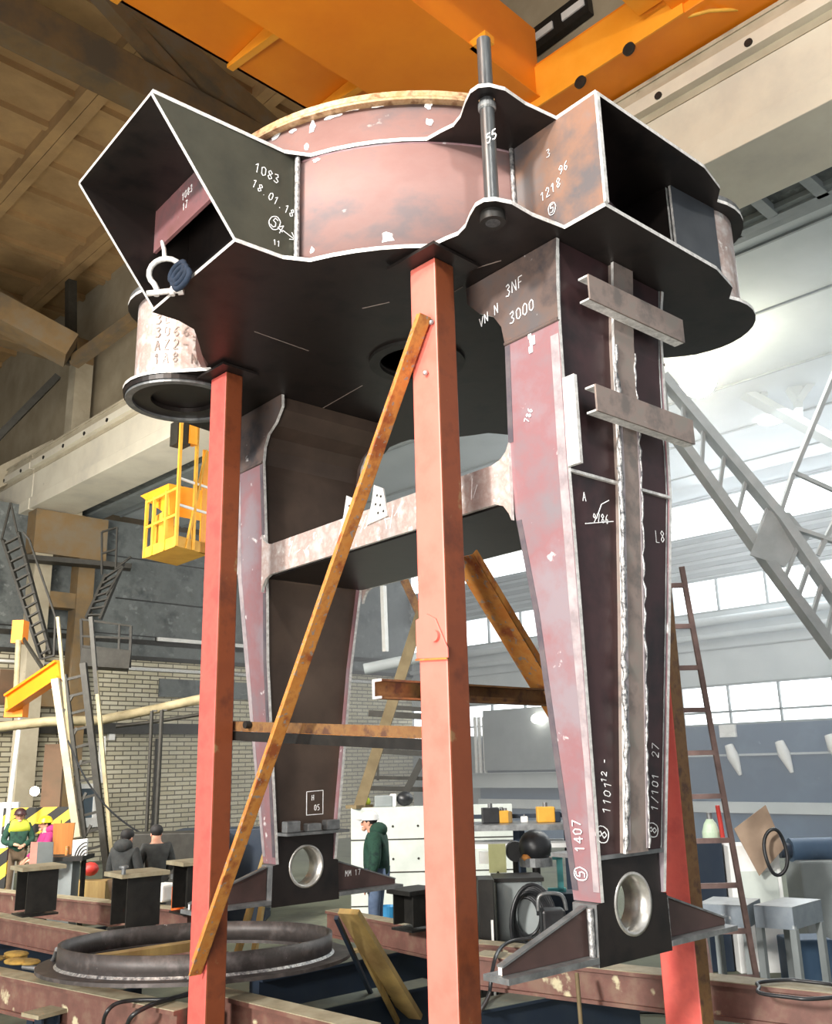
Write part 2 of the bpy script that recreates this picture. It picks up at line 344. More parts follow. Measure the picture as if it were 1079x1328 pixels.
farv = arc((0, 0), 1.985, 26.5, 52, 5) + [(1.20, 1.70), (1.2, 1.90), (1.3, 2.12), (1.24, 2.25), (.94, 2.275), (.656, 2.31), (.65, 2.655), (-.66, 2.655), (-1.0, 2.58)] \
     + arc(PL, .56, 62, 235, 14) + [(-1.42, 1.216), (-1.648, .978), (-1.777, .787), (-1.93, .58), (-2.1, .515)]
def outline(endL): return [(endL, -.79), (-1.95, -.80)] + near + [(2.33, -.65), (2.33, .65)] + farv + [(endL, .51)]
mats3 = [M['dark'], M['edge'], M['greyweb']]
holes = MB().cyl((-.07, -.07, 5.8), (-.07, -.07, 6.2), .33, n=40)
rodh = lambda z: MB().cyl((-1.17, -2.13, z-.2), (-1.17, -2.13, z+.2), .058, n=20)
bp = fp(MB().prism([(u, v, ZB) for u, v in outline(-2.33)], (0, 0, TP), 0, 1), 'bottom_plate', mats3)
boolcut(bp, holes); boolcut(bp, rodh(ZB))
tp = fp(MB().prism([(u, v, ZT) for u, v in outline(-2.98)], (0, 0, TP), 0, 1), 'top_plate', mats3)
boolcut(tp, rodh(ZT))
fp(MB().lathe([(.335, -.03), (.43, -.03), (.43, 0), (.335, 0)], (-.07, -.07, ZB), 40), 'hub_ring', M['blackst'], parent=bp)
# drum and its machined rim
drum = fp(MB().lathe([(1.97, ZB+TP), (1.97, 7.20), (1.92, 7.20), (1.92, ZB+TP)], (0, 0, 0), 96), 'drum', M['drumsteel'])
for p in drum.data.polygons: p.use_smooth = abs(p.normal.z) < .5
fp(MB().lathe([(1.90, 7.20), (2.03, 7.20), (2.035, 7.215), (2.02, 7.235), (2.02, 7.28), (1.90, 7.28)], (0, 0, 0), 96), 'rim', M['rim'], parent=drum)
fp(MB().lathe([(1.968, 6.860), (1.975, 6.868), (1.975, 6.880), (1.968, 6.888)], (0, 0, 0), 96), 'weld_seam', M['flange'], parent=drum)
# white paint splashes on the drum, under the rim
rnd = random.Random(3)
def dab(a, z, w, h):
    pts = []
    for k in range(11):
        t = 2*PI*k/11; q = rnd.uniform(.6, 1.25); pts.append((a+w*math.cos(t)*q/1.97, z+h*math.sin(t)*q))
    vs = [(1.974*math.cos(b), 1.974*math.sin(b), zz) for b, zz in pts]; fp(MB().add(vs, [tuple(range(11))]), 'paint_splash', M['chalk'], parent=drum)
for px, py, w, h in ((502, 308, .05, .045), (556, 137, .03, .035), (557, 158, .028, .03), (405, 165, .03, .05), (398, 190, .02, .03), (358, 178, .05, .02), (430, 152, .08, .015), (460, 142, .07, .014), (490, 138, .06, .012), (520, 133, .06, .01), (410, 208, .03, .02), (565, 178, .03, .012), (380, 170, .04, .02), (405, 325, .02, .03)):
    d = lray(px, py); A = d.x**2+d.y**2; B = 2*(CL.x*d.x+CL.y*d.y); Cc = CL.x**2+CL.y**2-1.97**2; D = B*B-4*A*Cc
    if D > 0: t = (-B-math.sqrt(D))/(2*A); p = CL+d*t; dab(math.atan2(p.y, p.x), p.z, w, h)
# side plates of the arms
def side(poly, vec, mi=0, name='side_plate', mm=None): return fp(MB().prism(poly, vec, mi, 1), name, mm or mats3)
nw = side([(-2.33, -.79, ZB+TP), (-1.80, -.79, ZB+TP), (-1.80, -.79, ZT), (-2.98, -.79, ZT)], (0, .028, 0))
nw.data.materials[0] = mat('olive_dark_plate', '4b4a3e', '393931', .42, .3, 2.0, '444338', spots=('6b6a60', 14, .74))
side([(-2.33, .482, ZB+TP), (-1.87, .482, ZB+TP), (-1.87, .482, ZT), (-2.98, .482, ZT)], (0, .028, 0))
fp(MB().span((-2.36, -.762, 6.5), (-2.335, .48, ZT), 0), 'cross_plate', M['primer'], parent=nw)
fp(MB().span((-2.06, -.755, 6.035), (-2.04, .475, ZT-.005), 0), 'shade_sheet', M['dark'], parent=nw)  # dark sheet added for the black shade inside the box arm
fp(MB().tube([(-1.845, -.815, ZB+TP), (-1.845, -.815, ZT)], .022, 6), 'weld_seam', M['weld'], parent=nw)
aw = side([(-.656, -2.655, ZB+TP), (-.656, -1.86, ZB+TP), (-.656, -1.86, ZT), (-.656, -2.655, ZT)], (.028, 0, 0), 2)
aw.data.materials[2] = mat('rust_streaked_plate', '7b7574', '625f61', .42, .15, 1.8, '8a6c5c', spots=('b5b0ad', 9, .72))
fp(MB().bar((-.642, -2.66, ZB+TP), (-.642, -2.66, ZT), .034, .02, 0, (0, 1, 0)), 'weld_seam', M['edge'], parent=aw)
fp(MB().tube([(-.67, -1.88, ZB+TP), (-.67, -1.88, ZT)], .018, 6), 'weld_seam', M['weld'], parent=aw)
side([(.63, -2.32, ZB+TP), (.63, -1.84, ZB+TP), (.63, -1.84, ZT), (.63, -2.32, ZT)], (.028, 0, 0))
fp(MB().bar((0.05, -1.985, ZB+TP), (0.05, -1.985, ZT), .02, .05, 0, (0, 1, 0)), 'stiffener_rib', M['greyweb'])
side([(.64, -2.36, ZB+TP), (1.20, -2.395, ZB+TP), (1.20, -2.395, ZT), (.64, -2.36, ZT)], (0, .02, 0), 0, mm=[mat('bluish_dark_plate', '54585d', '45494e', .42, .2, 2.0), M['edge'], M['greyweb']])
side([(-2.33+4.1, -.66, ZB+TP), (2.33, -.66, ZB+TP), (2.33, -.66, ZT), (1.85, -.66, ZT)], (0, .028, 0))
side([(1.85, .63, ZB+TP), (2.33, .63, ZB+TP), (2.33, .63, ZT), (1.85, .63, ZT)], (0, .028, 0))
side([(-.656, 2.655, ZB+TP), (-.656, 1.86, ZB+TP), (-.656, 1.86, ZT), (-.656, 2.655, ZT)], (.028, 0, 0))
side([(.63, 2.655, ZB+TP), (.63, 1.86, ZB+TP), (.63, 1.86, ZT), (.63, 2.655, ZT)], (.028, 0, 0))
# vertical pin tubes with flanges
for c, m_ in ((PR, M['pipe']), (PL, M['pipe'])):
    pt = fp(MB().lathe([(.46, ZB+TP), (.46, ZT), (.42, ZT), (.42, ZB+TP)], (*c, 0), 48), 'pin_tube', m_)
    if c is PL: fp(MB().lathe([(.30, ZB-.05), (.55, ZB-.05), (.55, ZB-.005), (.30, ZB-.005)], (*c, 0), 48), 'flange_ring', [M['dark'], M['edge']], parent=pt)
    if c is PL: fp(MB().lathe([(.47, ZB-.075), (.535, ZB-.075), (.535, ZB-.05), (.47, ZB-.05)], (*c, 0), 48), 'flange_ring', M['greyst'], parent=pt)
    fp(MB().lathe([(.30, ZT+TP+.002), (.55, ZT+TP+.002), (.55, ZT+TP+.05), (.30, ZT+TP+.05)], (*c, 0), 48), 'flange_ring', M['greyst'], parent=pt)
    if c is PL:
        for row, t in enumerate(('3E 05', '30663', 'AZ2-7', '1A8 N4')):
            a0 = math.radians(208); mb = MB()
            for i, ch in enumerate(t):
                a = a0 + i*.19; q = Vector((c[0]+.463*math.cos(a), c[1]+.463*math.sin(a), 6.55-row*.135))
                chalk(ch, q, (-math.sin(a), math.cos(a), 0), (0, 0, 1), .10, .012, mb)
            fp(mb, 'chalk_mark', M['greyweb'], parent=pt)
fp(MB().tube([(-1.17, -2.13, 5.93), (-1.17, -2.13, 5.998)], .085, 20), 'bushing', M['blackst'])
# legs
LV = [(5.995, -.627, -2.21, -1.30), (5.87, -.622, -2.19, -1.30), (5.74, -.617, -2.18, -1.42), (5.66, -.614, -2.17, -1.56), (5.55, -.61, -2.165, -1.63), (5.40, -.608, -2.16, -1.655), (4.35, -.58, -2.13, -1.605), (3.45, -.50, -2.075, -1.69), (1.66, -.335, -1.95, -1.735)]
def lev(z, k):
    for a, b in zip(LV[:-1], LV[1:]):
        if b[0] <= z <= a[0]: t = (z-a[0])/(b[0]-a[0]); return a[k]+(b[k]-a[k])*t
    return LV[-1][k] if z < 2 else LV[0][k]
def strip(rows, du, dv, m=0, me=1):                              # rows of two points, thickened by (du,dv)
    mb = MB(); n = len(rows); vs = []; T = Vector((du, dv, 0))
    for a, b in rows: vs += [Vector(a), Vector(b), Vector(a)+T, Vector(b)+T]
    fs = []; mm = []
    for i in range(n-1):
        p = 4*i; q = p+4; fs += [(p, p+1, q+1, q), (p+2, q+2, q+3, p+3), (p, q, q+2, p+2), (p+1, p+3, q+3, q+1)]; mm += [m, m, me, me]
    fs += [(0, 2, 3, 1), (4*n-4, 4*n-3, 4*n-1, 4*n-2)]; mm += [me, me]
    return mb.add(vs, fs, mm)
ZS = [5.995, 5.4, 4.35, 3.45, 1.93]
def make_leg(sg):                                               # sg=-1 near leg, +1 far leg
    S = lambda p: (p[0], -sg*p[1], p[2])                        # tables are written for the near leg (v<0)
    web = fp(strip([(S((lev(z, 1)+.03, lev(z, 2)+.018, z)), S((-lev(z, 1)-.03, lev(z, 2)+.018, z))) for z in ZS], 0, -sg*.022), 'leg', [M['legweb'], M['edge']])
    fp(strip([(S((lev(z, 1)+.03, lev(z, 3)-.06, z)), S((-lev(z, 1)-.03, lev(z, 3)-.06, z))) for z in (5.995, 5.87, 5.74, 5.66, 5.55, 5.4, 4.35, 3.45, 1.93)], 0, sg*.02), 'inner_web', [M['innerweb'], M['edge']], parent=web)
    for s in (1, -1):
        rows = [(S((s*r[1], r[2], r[0])), S((s*r[1], r[3], r[0]))) for r in LV]
        fp(strip(rows[5:], s*.03, 0), 'leg_flange', [M['flange'], M['edge']], parent=web)
        hp_ = fp(strip(rows[:6], s*.03, 0), 'head_plate', [M['headst'], M['edge']], parent=web)
        fp(MB().tube([rows[5][0], rows[5][1]], .016, 6), 'weld_seam', M['headst'], parent=hp_)
        fp(MB().tube([S((s*(lev(z, 1)+.04), lev(z, 2)+.016, z)) for z in ZS], .007, 6), 'weld_seam', M['greyst'], parent=web)
    fp(strip([(S((lev(z, 1)-.004, lev(z, 2)+.004, z)), S((lev(z, 1)-.004, lev(z, 2)+(.075 if z > 3 else .05), z))) for z in (5.3, 4.35, 3.45, 2.5, 1.72)], .003, 0, 0, 0), 'ground_band', M['band'], parent=web)
    fp(strip([(S((lev(z, 1)-.004, lev(z, 3)-.05, z)), S((lev(z, 1)-.004, lev(z, 3)-.003, z))) for z in (5.38, 4.66)], .003, 0, 0, 0), 'scale_band', M['bandd'], parent=web)
    fp(strip([(S((lev(z, 1)-.004, lev(z, 3)-.05, z)), S((lev(z, 1)-.004, lev(z, 3)-.003, z))) for z in (4.1, 3.45, 2.5, 1.72)], .003, 0, 0, 0), 'scale_band', M['bandd'], parent=web)
    # splice strip that sticks out of the flange edge
    fp(strip([(S((-.598, -2.15, 4.97)), S((-.598, -2.25, 4.97))), (S((-.58, -2.13, 4.36)), S((-.58, -2.235, 4.36)))], .03, 0, 0, 0), 'splice_strip', M['edge'], parent=web)
    # central stiffener
    vs_ = lambda z: lev(z, 2)-.045
    zs = ([5.995, 5.45, 4.93] if sg < 0 else [5.995, 4.93]) + [4.38, 3.45, 1.93]
    hw = lambda z: .115
    uc = lambda z: -.02+.08*min(1, max(0, (z-1.93)/3.5))
    st = fp(strip([(S((uc(z)-hw(z), vs_(z), z)), S((uc(z)+hw(z), vs_(z), z))) for z in zs], 0, -sg*.022), 'stiffener', [M['greyweb'], M['edge']], parent=web)
    for s in (1, -1):
        fp(strip([(S((uc(z)+s*(hw(z)-.02), vs_(z)+.022, z)), S((uc(z)+s*(hw(z)-.02), lev(z, 2)+.02, z))) for z in zs], s*-.018, 0), 'stiffener_side', [M['greyweb'], M['edge']], parent=st)
        fp(strip([(S((uc(z)+s*hw(z), vs_(z)-.003, z)), S((uc(z)+s*(hw(z)-(.045 if s < 0 else .02)), vs_(z)-.003, z))) for z in (4.93, 4.38, 3.45, 1.95)], 0, -sg*.003, 0, 0), 'bright_edge', M['band'], parent=st)
        mbw = MB(); r_ = random.Random(5+s)
        pts = []
        for i in range(60):
            z = 5.35 - (5.35-1.95)*i/59; pts.append(S((uc(z)+s*(hw(z)+r_.uniform(-.012, .012)), vs_(z)-.004+r_.uniform(-.006, .006), z)))
        mbw.tube(pts, [r_.uniform(.008, .024) if s < 0 else r_.uniform(.004, .011) for _ in pts], 5); fp(mbw, 'weld_seam', M['weld'], parent=st)
    fp(MB().prism([S(p) for p in ((-.56, -2.135, 4.33), (.56, -2.135, 4.33), (.56, -2.10, 4.33), (-.56, -2.10, 4.33))], (0, 0, .02)), 'cross_seam', M['edge'], parent=web)
    # foot with the pin hole
    ft = fp(MB().span(S((-.33, -1.965, 1.905)), S((.36, -1.56, 1.93))), 'foot_plate', M['greyst'], parent=web)
    block = MB().ringplate([(-.37, 1.30), (.37, 1.30), (.36, 1.65), (.30, 1.66), (.30, 1.90), (-.30, 1.90), (-.30, 1.66), (-.36, 1.65)], (0, 1.62), .19, (S((0, -1.935, 0)), (1, 0, 0), (0, 0, 1)), S((0, .19, 0)), 0, 1)
    fp(block, 'foot_block', [M['dark'], M['greyst']], parent=web)
    rg = MB(); k = 40; cc = S((0, -1.935, 1.62))
    vs = []; fs = []
    for i in range(k):
        a = 2*PI*i/k
        for (r, dv) in ((.165, -.005), (.19, -.005), (.19, .195), (.165, .195)): p = S((r*math.cos(a), -1.935+dv, 1.62+r*math.sin(a))); vs.append(p)
    for i in range(k):
        j = (i+1) % k
        for q in range(4): q2 = (q+1) % 4; fs.append((i*4+q, j*4+q, j*4+q2, i*4+q2))
    fp(rg.add(vs, fs, 0, True), 'bushing', M['bush'], parent=web)
    for s in (1, -1):
        g = fp(MB().prism([S(p) for p in ((s*.372, -1.86, 1.36), (s*.372, -1.86, 1.63), (s*1.12, -1.86, 1.40), (s*1.12, -1.86, 1.36))], S((0, .03, 0)), 0, 1), 'gusset', [M['primdark'], M['edge']], parent=web)
        fp(MB().bar(S((s*.38, -1.845, 1.635)), S((s*1.12, -1.845, 1.405)), .05, .012), 'gusset_edge', M['greyst'], parent=g)
        fp(MB().span(S((s*.372, -1.94, 1.325)), S((s*1.15, -1.74, 1.358))), 'gusset_base', M['greyst'], parent=web)
        fp(MB().tube([S((s*.385, -1.90, 1.36)), S((s*.385, -1.90, 1.63))], .022, 6), 'weld_seam', M['weld'], parent=web)
    return web
M['band'] = mat('ground_weld_band', 'b5abad', '948a8d', .45, .2, 7.0, 'a89da0'); M['bandd'] = mat('blue_black_scale_band', '57525a', '6d6568', .45, .2, 9.0)
M['headst'] = mat('scorched_grey_plate', '625d5d', '474345', .42, .2, 2.5, '6e5d56', spots=('c9c5c3', 9, .70))
M['innerweb'] = mat('brown_mill_web', '57483d', '43372f', .5, .2, 1.5, '4e4037')
M['legweb'] = mat('dark_red_web_plate', '3b2a2a', '2b2325', .4, .3, 1.6, '452f31', spots=('8a8486', 22, .76))
M['primdark'] = mat('brownish_gusset_plate', '5a4541', '4a3a37', .45, .3, 3.0)
M['bush'] = mat('machined_bore', 'd9d6d0', 'b9b5ae', .3, .7, 14.0)
legN = make_leg(-1); legF = make_leg(1)
# marks on the legs
fp(MB().bar((-.42, -2.112, 4.0), (-.12, -2.114, 4.06), .006, .003, 0, (0, -1, 0)), 'chalk_mark', M['chalk'], parent=legN)
fp(MB().tube([(-.30, -2.112, 4.05), (-.24, -2.118, 4.16), (-.16, -2.12, 4.2)], .004, 4), 'chalk_mark', M['chalk'], parent=legN)
ck(legN, ('@8', (-.27, -1.972, 2.02), (.25, 0, 1), (-1, 0, .25), .10, .009),
    ('1101', (-.24, -1.990, 2.17), (.2, 0, 1), (-1, 0, .2), .08, .008),
    ('12 -', (-.27, -2.004, 2.36), (.2, 0, 1), (-1, 0, .2), .06, .007),
    ('@8', (.25, -1.972, 2.02), (.2, 0, 1), (-1, 0, .2), .09, .008),
    ('1/101', (.26, -1.990, 2.16), (.2, 0, 1), (-1, 0, .2), .08, .008),
    ('27', (.29, -2.012, 2.5), (.2, 0, 1), (-1, 0, .2), .08, .007),
    ('9786', (-.34, -2.112, 4.02), (1, 0, .1), (0, 0, 1), .07, .007),
    ('A', (-.44, -2.12, 4.15), (1, 0, .1), (0, 0, 1), .07, .007),
    ('L8', (.35, -2.11, 3.98), (1, 0, .1), (0, 0, 1), .10, .007))
mb = MB(); uo = lambda z: lev(z, 1)-.004
ck(legN, ('3NF', (uo(5.75), -1.70, 5.75), (0, -1, .12), (0, 0, 1), .10, .010),
    ('VN N', (uo(5.68), -1.42, 5.62), (0, -1, .25), (0, 0, 1), .085, .009),
    ('3000', (uo(5.5), -1.72, 5.53), (0, -1, .1), (0, 0, 1), .10, .010),
    ('1407', (-.372, -1.88, 1.95), (-.09, 0, 1), (0, 1, 0), .08, .010),
    ('@5', (-.355, -1.86, 1.80), (-.09, 0, 1), (0, 1, 0), .08, .010),
    ('786', (uo(4.80), -1.83, 4.75), (0, -.5, 1), (0, 1, .5), .055, .009))
ck(legF, ('#', (-.05, 1.655, 2.10), (1, 0, 0), (0, 0, 1), .13, .010),
    ('HBU', (-.01, 1.655, 2.20), (1, 0, 0), (0, 0, 1), .055, .008),
    ('05', (.02, 1.655, 2.11), (1, 0, 0), (0, 0, 1), .055, .008),
    ('MM 17', (.50, 1.825, 1.48), (1, 0, 0), (0, 0, 1), .06, .007))
                                                                 # white torch splashes on the near flange
for z, v, w in ((5.33, -1.92, .03), (5.27, -1.90, .022), (5.37, -1.9, .018)):
    fp(MB().box((uo(z)-.001, v, z), (.004, w*1.6, w*2.2)), 'paint_splash', M['chalk'], parent=legN)
ck(nw, ('1083', (-2.2, -.794, 6.62), (1, 0, -.12), (.12, 0, 1), .085, .008),
    ('18.01.18', (-2.22, -.794, 6.49), (1, 0, -.35), (.35, 0, 1), .075, .008),
    ('@54', (-2.06, -.794, 6.24), (1, 0, -.5), (.5, 0, 1), .09, .009),
    ('>', (-1.97, -.794, 6.18), (1, 0, -.35), (.35, 0, 1), .13, .008),
    ('11', (-2.03, -.794, 6.09), (1, 0, 0), (0, 0, 1), .05, .007))
ck(aw, ('96', (-.66, -2.30, 6.42), (0, -1, .2), (0, 0, 1), .075, .008),
    ('1218', (-.66, -2.12, 6.30), (0, -1, .2), (0, 0, 1), .08, .009),
    ('@5', (-.66, -2.2, 6.17), (0, -1, .1), (0, 0, 1), .07, .008),
    ('3', (-.66, -2.2, 6.62), (0, -1, 0), (0, 0, 1), .07, .006))
ck(nw, ('1083', (-2.363, .0, 6.72), (0, -1, .0), (0, 0, 1), .07, .010), ('17', (-2.363, -.02, 6.62), (0, -1, .0), (0, 0, 1), .07, .010))
for a_, b_ in (((560, 395), (600, 372)), ((400, 540), (470, 500)), ((330, 430), (400, 455)), ((470, 400), (505, 392)), ((610, 350), (650, 338))):
    p0_, p1_ = latZ(*a_, ZB-.002), latZ(*b_, ZB-.002); fp(MB().bar(p0_, p1_, .008, .003), 'scratch', M['greyweb'], parent=bp)
# tie beam between the legs
tie = fp(MB().span((-.56, -1.62, 4.235), (.56, 1.62, 4.262)), 'tie_beam', [M['dark'], M['edge']])
prof = [(-1.63, 4.10), (-1.61, 4.15), (-1.56, 4.215), (-1.48, 4.245), (1.48, 4.245), (1.56, 4.215), (1.61, 4.15), (1.63, 4.10), (1.64, 4.66), (1.61, 4.60), (1.55, 4.555), (1.46, 4.535), (-1.46, 4.535), (-1.55, 4.555), (-1.61, 4.60), (-1.64, 4.66)]
for s in (1, -1):
    fp(MB().prism([(s*.58, v, z) for v, z in prof], (s*.03, 0, 0), 0, 1), 'tie_flange', [M['pipe'], M['edge']], parent=tie)
for pc in ((454, 652), (490, 640)):
    c = latU(*pc, -.6)
    lug = MB().prism([(-.612, c.y+.13, 4.40), (-.612, c.y-.15, 4.42), (-.612, c.y-.10, 4.66), (-.612, c.y+.02, 4.72), (-.612, c.y+.06, 4.56)], (-.012, 0, 0), 0, 0)
    lo = fp(lug, 'lug_plate', M['edge'], parent=tie)
    for dy, dz in ((-.07, 4.60), (-.02, 4.62), (-.06, 4.53), (0, 4.55), (-.10, 4.47), (-.03, 4.47)): fp(MB().cyl((-.6255, c.y+dy, dz), (-.624, c.y+dy, dz), .011, n=8), 'bolt_hole', M['blackst'], parent=lo)
r_ = random.Random(8)
for i in range(22):                                              # chalk scribbles on the tie
    y = r_.uniform(-1.3, 1.3); fp(MB().bar((-.612, y, 4.3+r_.uniform(0, .12)), (-.612, y+r_.uniform(-.1, .1), 4.38+r_.uniform(0, .12)), .006, .003, 0, (-1, 0, 0)), 'chalk_mark', M['chalk'], parent=tie)
# scrap and tooling lying on the far foot
for x, h in ((-.25, .10), (-.02, .07), (.19, .09)): fp(MB().span((x-.08, 1.57, 1.931), (x+.07, 1.66, 1.931+h)), 'packing_piece', M['greyst'], parent=legF, bevel=.01)

# ------------------------------------------------------------------ rod, shackle, sling, clamped channels
r = W(-1.17, -2.13, 0)
t = Thing('steel_rod', W(-1.17, -2.13, 5.93), 'long dark round bar standing through both plates beside the drum', 'rod')
t.part(MB().cyl((r.x, r.y, 5.93), (r.x, r.y, 7.38), .05, n=20), 'shaft', mat('dark_round_bar', '6c6f70', '4b4d4f', .35, .6, 12.0, stretch=(3, 3, .3)))
t.part(MB().lathe([(.052, 0), (.062, .01), (.062, .05), (.052, .06)], (r.x, r.y, 6.80), 20), 'collar', M['greyst'])
mb = MB(); chalk('55', (r.x-.048, r.y-.02, 6.50), (0, -1, 0), (0, 0, 1), .07, .008, mb); t.part(mb, 'chalk_mark', M['chalk'])
so = W(-2.42, .10, 0); RG = RIGHT
t = Thing('lifting_shackle', (so.x, so.y, 5.93), 'bare steel bow shackle hung on the corner of the lower plate', 'shackle')
sw = lambda a, c: Vector((so.x, so.y, 0)) + RG*a + Vector((0, 0, c))
pts = [sw(.06, 5.94), sw(.062, 6.0)] + [sw(.125*math.cos(math.radians(a)), 6.13+.12*math.sin(math.radians(a))) for a in range(-50, 231, 20)] + [sw(-.062, 6.0), sw(-.06, 5.94)]
t.part(MB().tube(pts, .022, 8), 'bow', M['edge'])
t.part(MB().cyl(sw(-.13, 5.96), sw(.10, 5.98), .022, n=12), 'pin', M['edge'])
t.part(MB().cyl(sw(.10, 5.98), sw(.14, 5.985), .04, n=6), 'nut', M['edge'])
t.part(MB().tube([sw(-.01, 6.25), sw(-.02, 6.33), sw(-.04, 6.40)], [.02, .018, .014], 8), 'hook_link', M['edge'])
mb = MB()
for k in range(3):
    a = [W(-2.38, -.02-.04*k+.12*math.cos(x), 6.10-.05*k+.06*math.sin(x)) for x in np.linspace(0, 2*PI, 15)]
    mb.tube(a, .022, 6)
single(mb, 'webbing_sling', M['sling'], 'dark blue webbing sling bunched beside the shackle on the lower plate', 'sling', W(-2.38, -.05, 6.03))
for (a, b, c_, d_, lb) in (((757, 378), (879, 430), 5.66, 5.66, 'upper of two steel channel bars clamped across the near leg'), ((766, 520), (892, 561), 4.86, 4.86, 'lower of two steel channel bars clamped across the near leg')):
    p0 = latV(*a, -2.26); p1 = latV(*b, -2.26); zc = (p0.z+p1.z)/2
    P0 = W(p0.x, -2.305, zc); P1 = W(p1.x, -2.305, zc)
    t = Thing('channel_bar', P0, lb, 'channel bar', 'clamped channel bars')
    t.part(MB().bar(P0, P1, .014, .19, 0), 'channel_web', M['greyweb'])
    nrm = Rt @ Vector((0, 1, 0))
    for k in (-1, 1): t.part(MB().bar(P0+nrm*.045+Vector((0, 0, k*.088)), P1+nrm*.045+Vector((0, 0, k*.088)), .08, .014, 0), 'channel_flange', M['edge'])

# ------------------------------------------------------------------ red columns
def column(name, x, y, sx, sy, ztop, mats, label, capm=None, z0=0.0):
    t = Thing(name, (x+sx/2, y+sy/2, z0), label, 'column', 'red steel columns')
    sh = t.part(MB().span((x, y, z0+.02), (x+sx, y+sy, ztop-.025)), 'shaft', mats, .012)
    t.part(MB().span((x-.1, y-.1, z0), (x+sx+.1, y+sy+.1, z0+.02)), 'base_plate', M['rustdark'])
    return t, sh
M['colside'] = mat('shaded_red_paint', '6c3418', '5a2a14', .55, 0, 4.0, '72381a', spots=('7a5a3a', 6, .66))
def paintside(o):                                                # side faces browner: their shade is put into the paint
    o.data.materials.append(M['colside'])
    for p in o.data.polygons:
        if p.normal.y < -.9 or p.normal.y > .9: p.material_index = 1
tA, sA = column('red_column', 4.205, 4.035, .195, .255, 5.985, [M['redcol']], 'tall salmon red column in front of the frame, with a riveted collar')
paintside(sA); tA.part(MB().span((4.08, 3.92, 5.962), (4.55, 4.40, 5.985)), 'cap_plate', M['dark'])
# lapped collar with its bolt
zc = atX(568, 855, 4.2).z
tA.part(MB().prism([(4.19, 4.30, zc+.02), (4.19, 4.02, zc), (4.19, 4.02, zc+.06), (4.19, 4.12, zc+.26), (4.19, 4.2, zc+.30), (4.19, 4.3, zc+.27)], (.014, 0, 0)), 'collar_plate', M['redcol'], .004)
tA.part(MB().bar((4.185, 4.30, zc+.012), (4.185, 4.02, zc-.004), .01, .012, 0, (0, 0, 1)), 'weld_seam', M['rust'])
q = atX(566, 825, 4.19); tA.part(MB().cyl((4.165, q.y, q.z), (4.19, q.y, q.z), .035, n=20), 'bolt', M['redcol'], .004)
tB, sB = column('red_column', 4.185, 6.66, .18, .255, 5.985, [M['redcol2']], 'left red column, standing beside the open box arm of the frame')
paintside(sB); tB.part(MB().span((4.08, 6.55, 5.962), (4.46, 7.02, 5.985)), 'cap_plate', M['dark'])
tC, sC = column('red_column', 6.42, 3.80, .17, .30, 5.985, [M['redcol2']], 'right red column behind the near tapered leg, beside the rusty ladder')
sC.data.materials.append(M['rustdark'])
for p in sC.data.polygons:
    if abs(p.normal.y) > .9: p.material_index = 1  # shaded side faces painted in with the darker brown
tC.part(MB().span((6.36, 3.74, 5.962), (6.66, 4.17, 5.985)), 'cap_plate', M['dark'])
# rusty braces
p0 = Vector((4.165, 4.12, 5.52)); p1 = Vector((4.155, 6.755, 1.04))
t = Thing('angle_brace', p1, 'long rusty angle iron slanting across from the left column to the middle column', 'brace')
dr = (p1-p0).normalized(); sd = dr.cross(Vector((1, 0, 0))).normalized()
t.part(MB().bar(p0, p1, .014, .15, 0, sd), 'angle_leg', M['rust'])
t.part(MB().bar(p0+Vector((-.05, 0, 0))+sd*.07, p1+Vector((-.05, 0, 0))+sd*.07, .10, .014, 0, sd), 'angle_leg', M['rust'])
t.part(MB().sphere(p0+Vector((.02, -.05, -.06)), .022, 0, 8).sphere(p0+Vector((.02, .05, .02)), .018, 0, 8).sphere(p0+Vector((.02, .02, -.42)), .02, 0, 8), 'weld_tack', M['weld'])
a = atY(600, 722, 4.35); b = atY(745, 962, 4.35)
single(MB().channel(a, b, .20, .06, .012, 0, (0, 1, 0)), 'channel_brace', M['rust'], 'orange rusty channel brace slanting behind the middle red column', 'brace', b)
a = atY(485, 894, 4.36); b = Vector((6.42, 4.36, a.z+.0))
ct = single(MB().channel(a, b, .12, .07, .012, 0), 'channel_tie', M['rustdark'], 'dark brown channel running level behind the middle red column', 'tie bar', a)
tf = MB().span((a.x-.006, a.y-.01, a.z-.06), (a.x-.001, a.y+.01, a.z+.06)); tf.span((a.x-.006, a.y-.075, a.z+.045), (a.x-.001, a.y-.01, a.z+.06)); tf.span((a.x-.006, a.y-.075, a.z-.06), (a.x-.001, a.y-.01, a.z-.045)); tf.build('cut_end', M['edge'], ct, a)
a = Vector((4.40, 6.95, 2.83)); b = Vector((4.42, 4.25, 2.66))
t = Thing('angle_tie', b, 'brown angle bar tied low between the left and middle red columns', 'tie bar')
t.part(MB().bar(a, b, .012, .075, 0, off=(0, .03)), 'angle_leg', M['rustdark'])
t.part(MB().bar(a, b, .012, .075, 0, off=(0, -.05)), 'angle_leg', M['blackst'])
t.part(MB().bar(a, b, .10, .012, 0, off=(-.05, -.005)), 'angle_leg', M['rust'])
q = atX(320, 940, 4.36); t.part(MB().cyl(q-Vector((.02, 0, 0)), q+Vector((.03, 0, 0)), .03, n=8), 'bolt', M['blackst'])
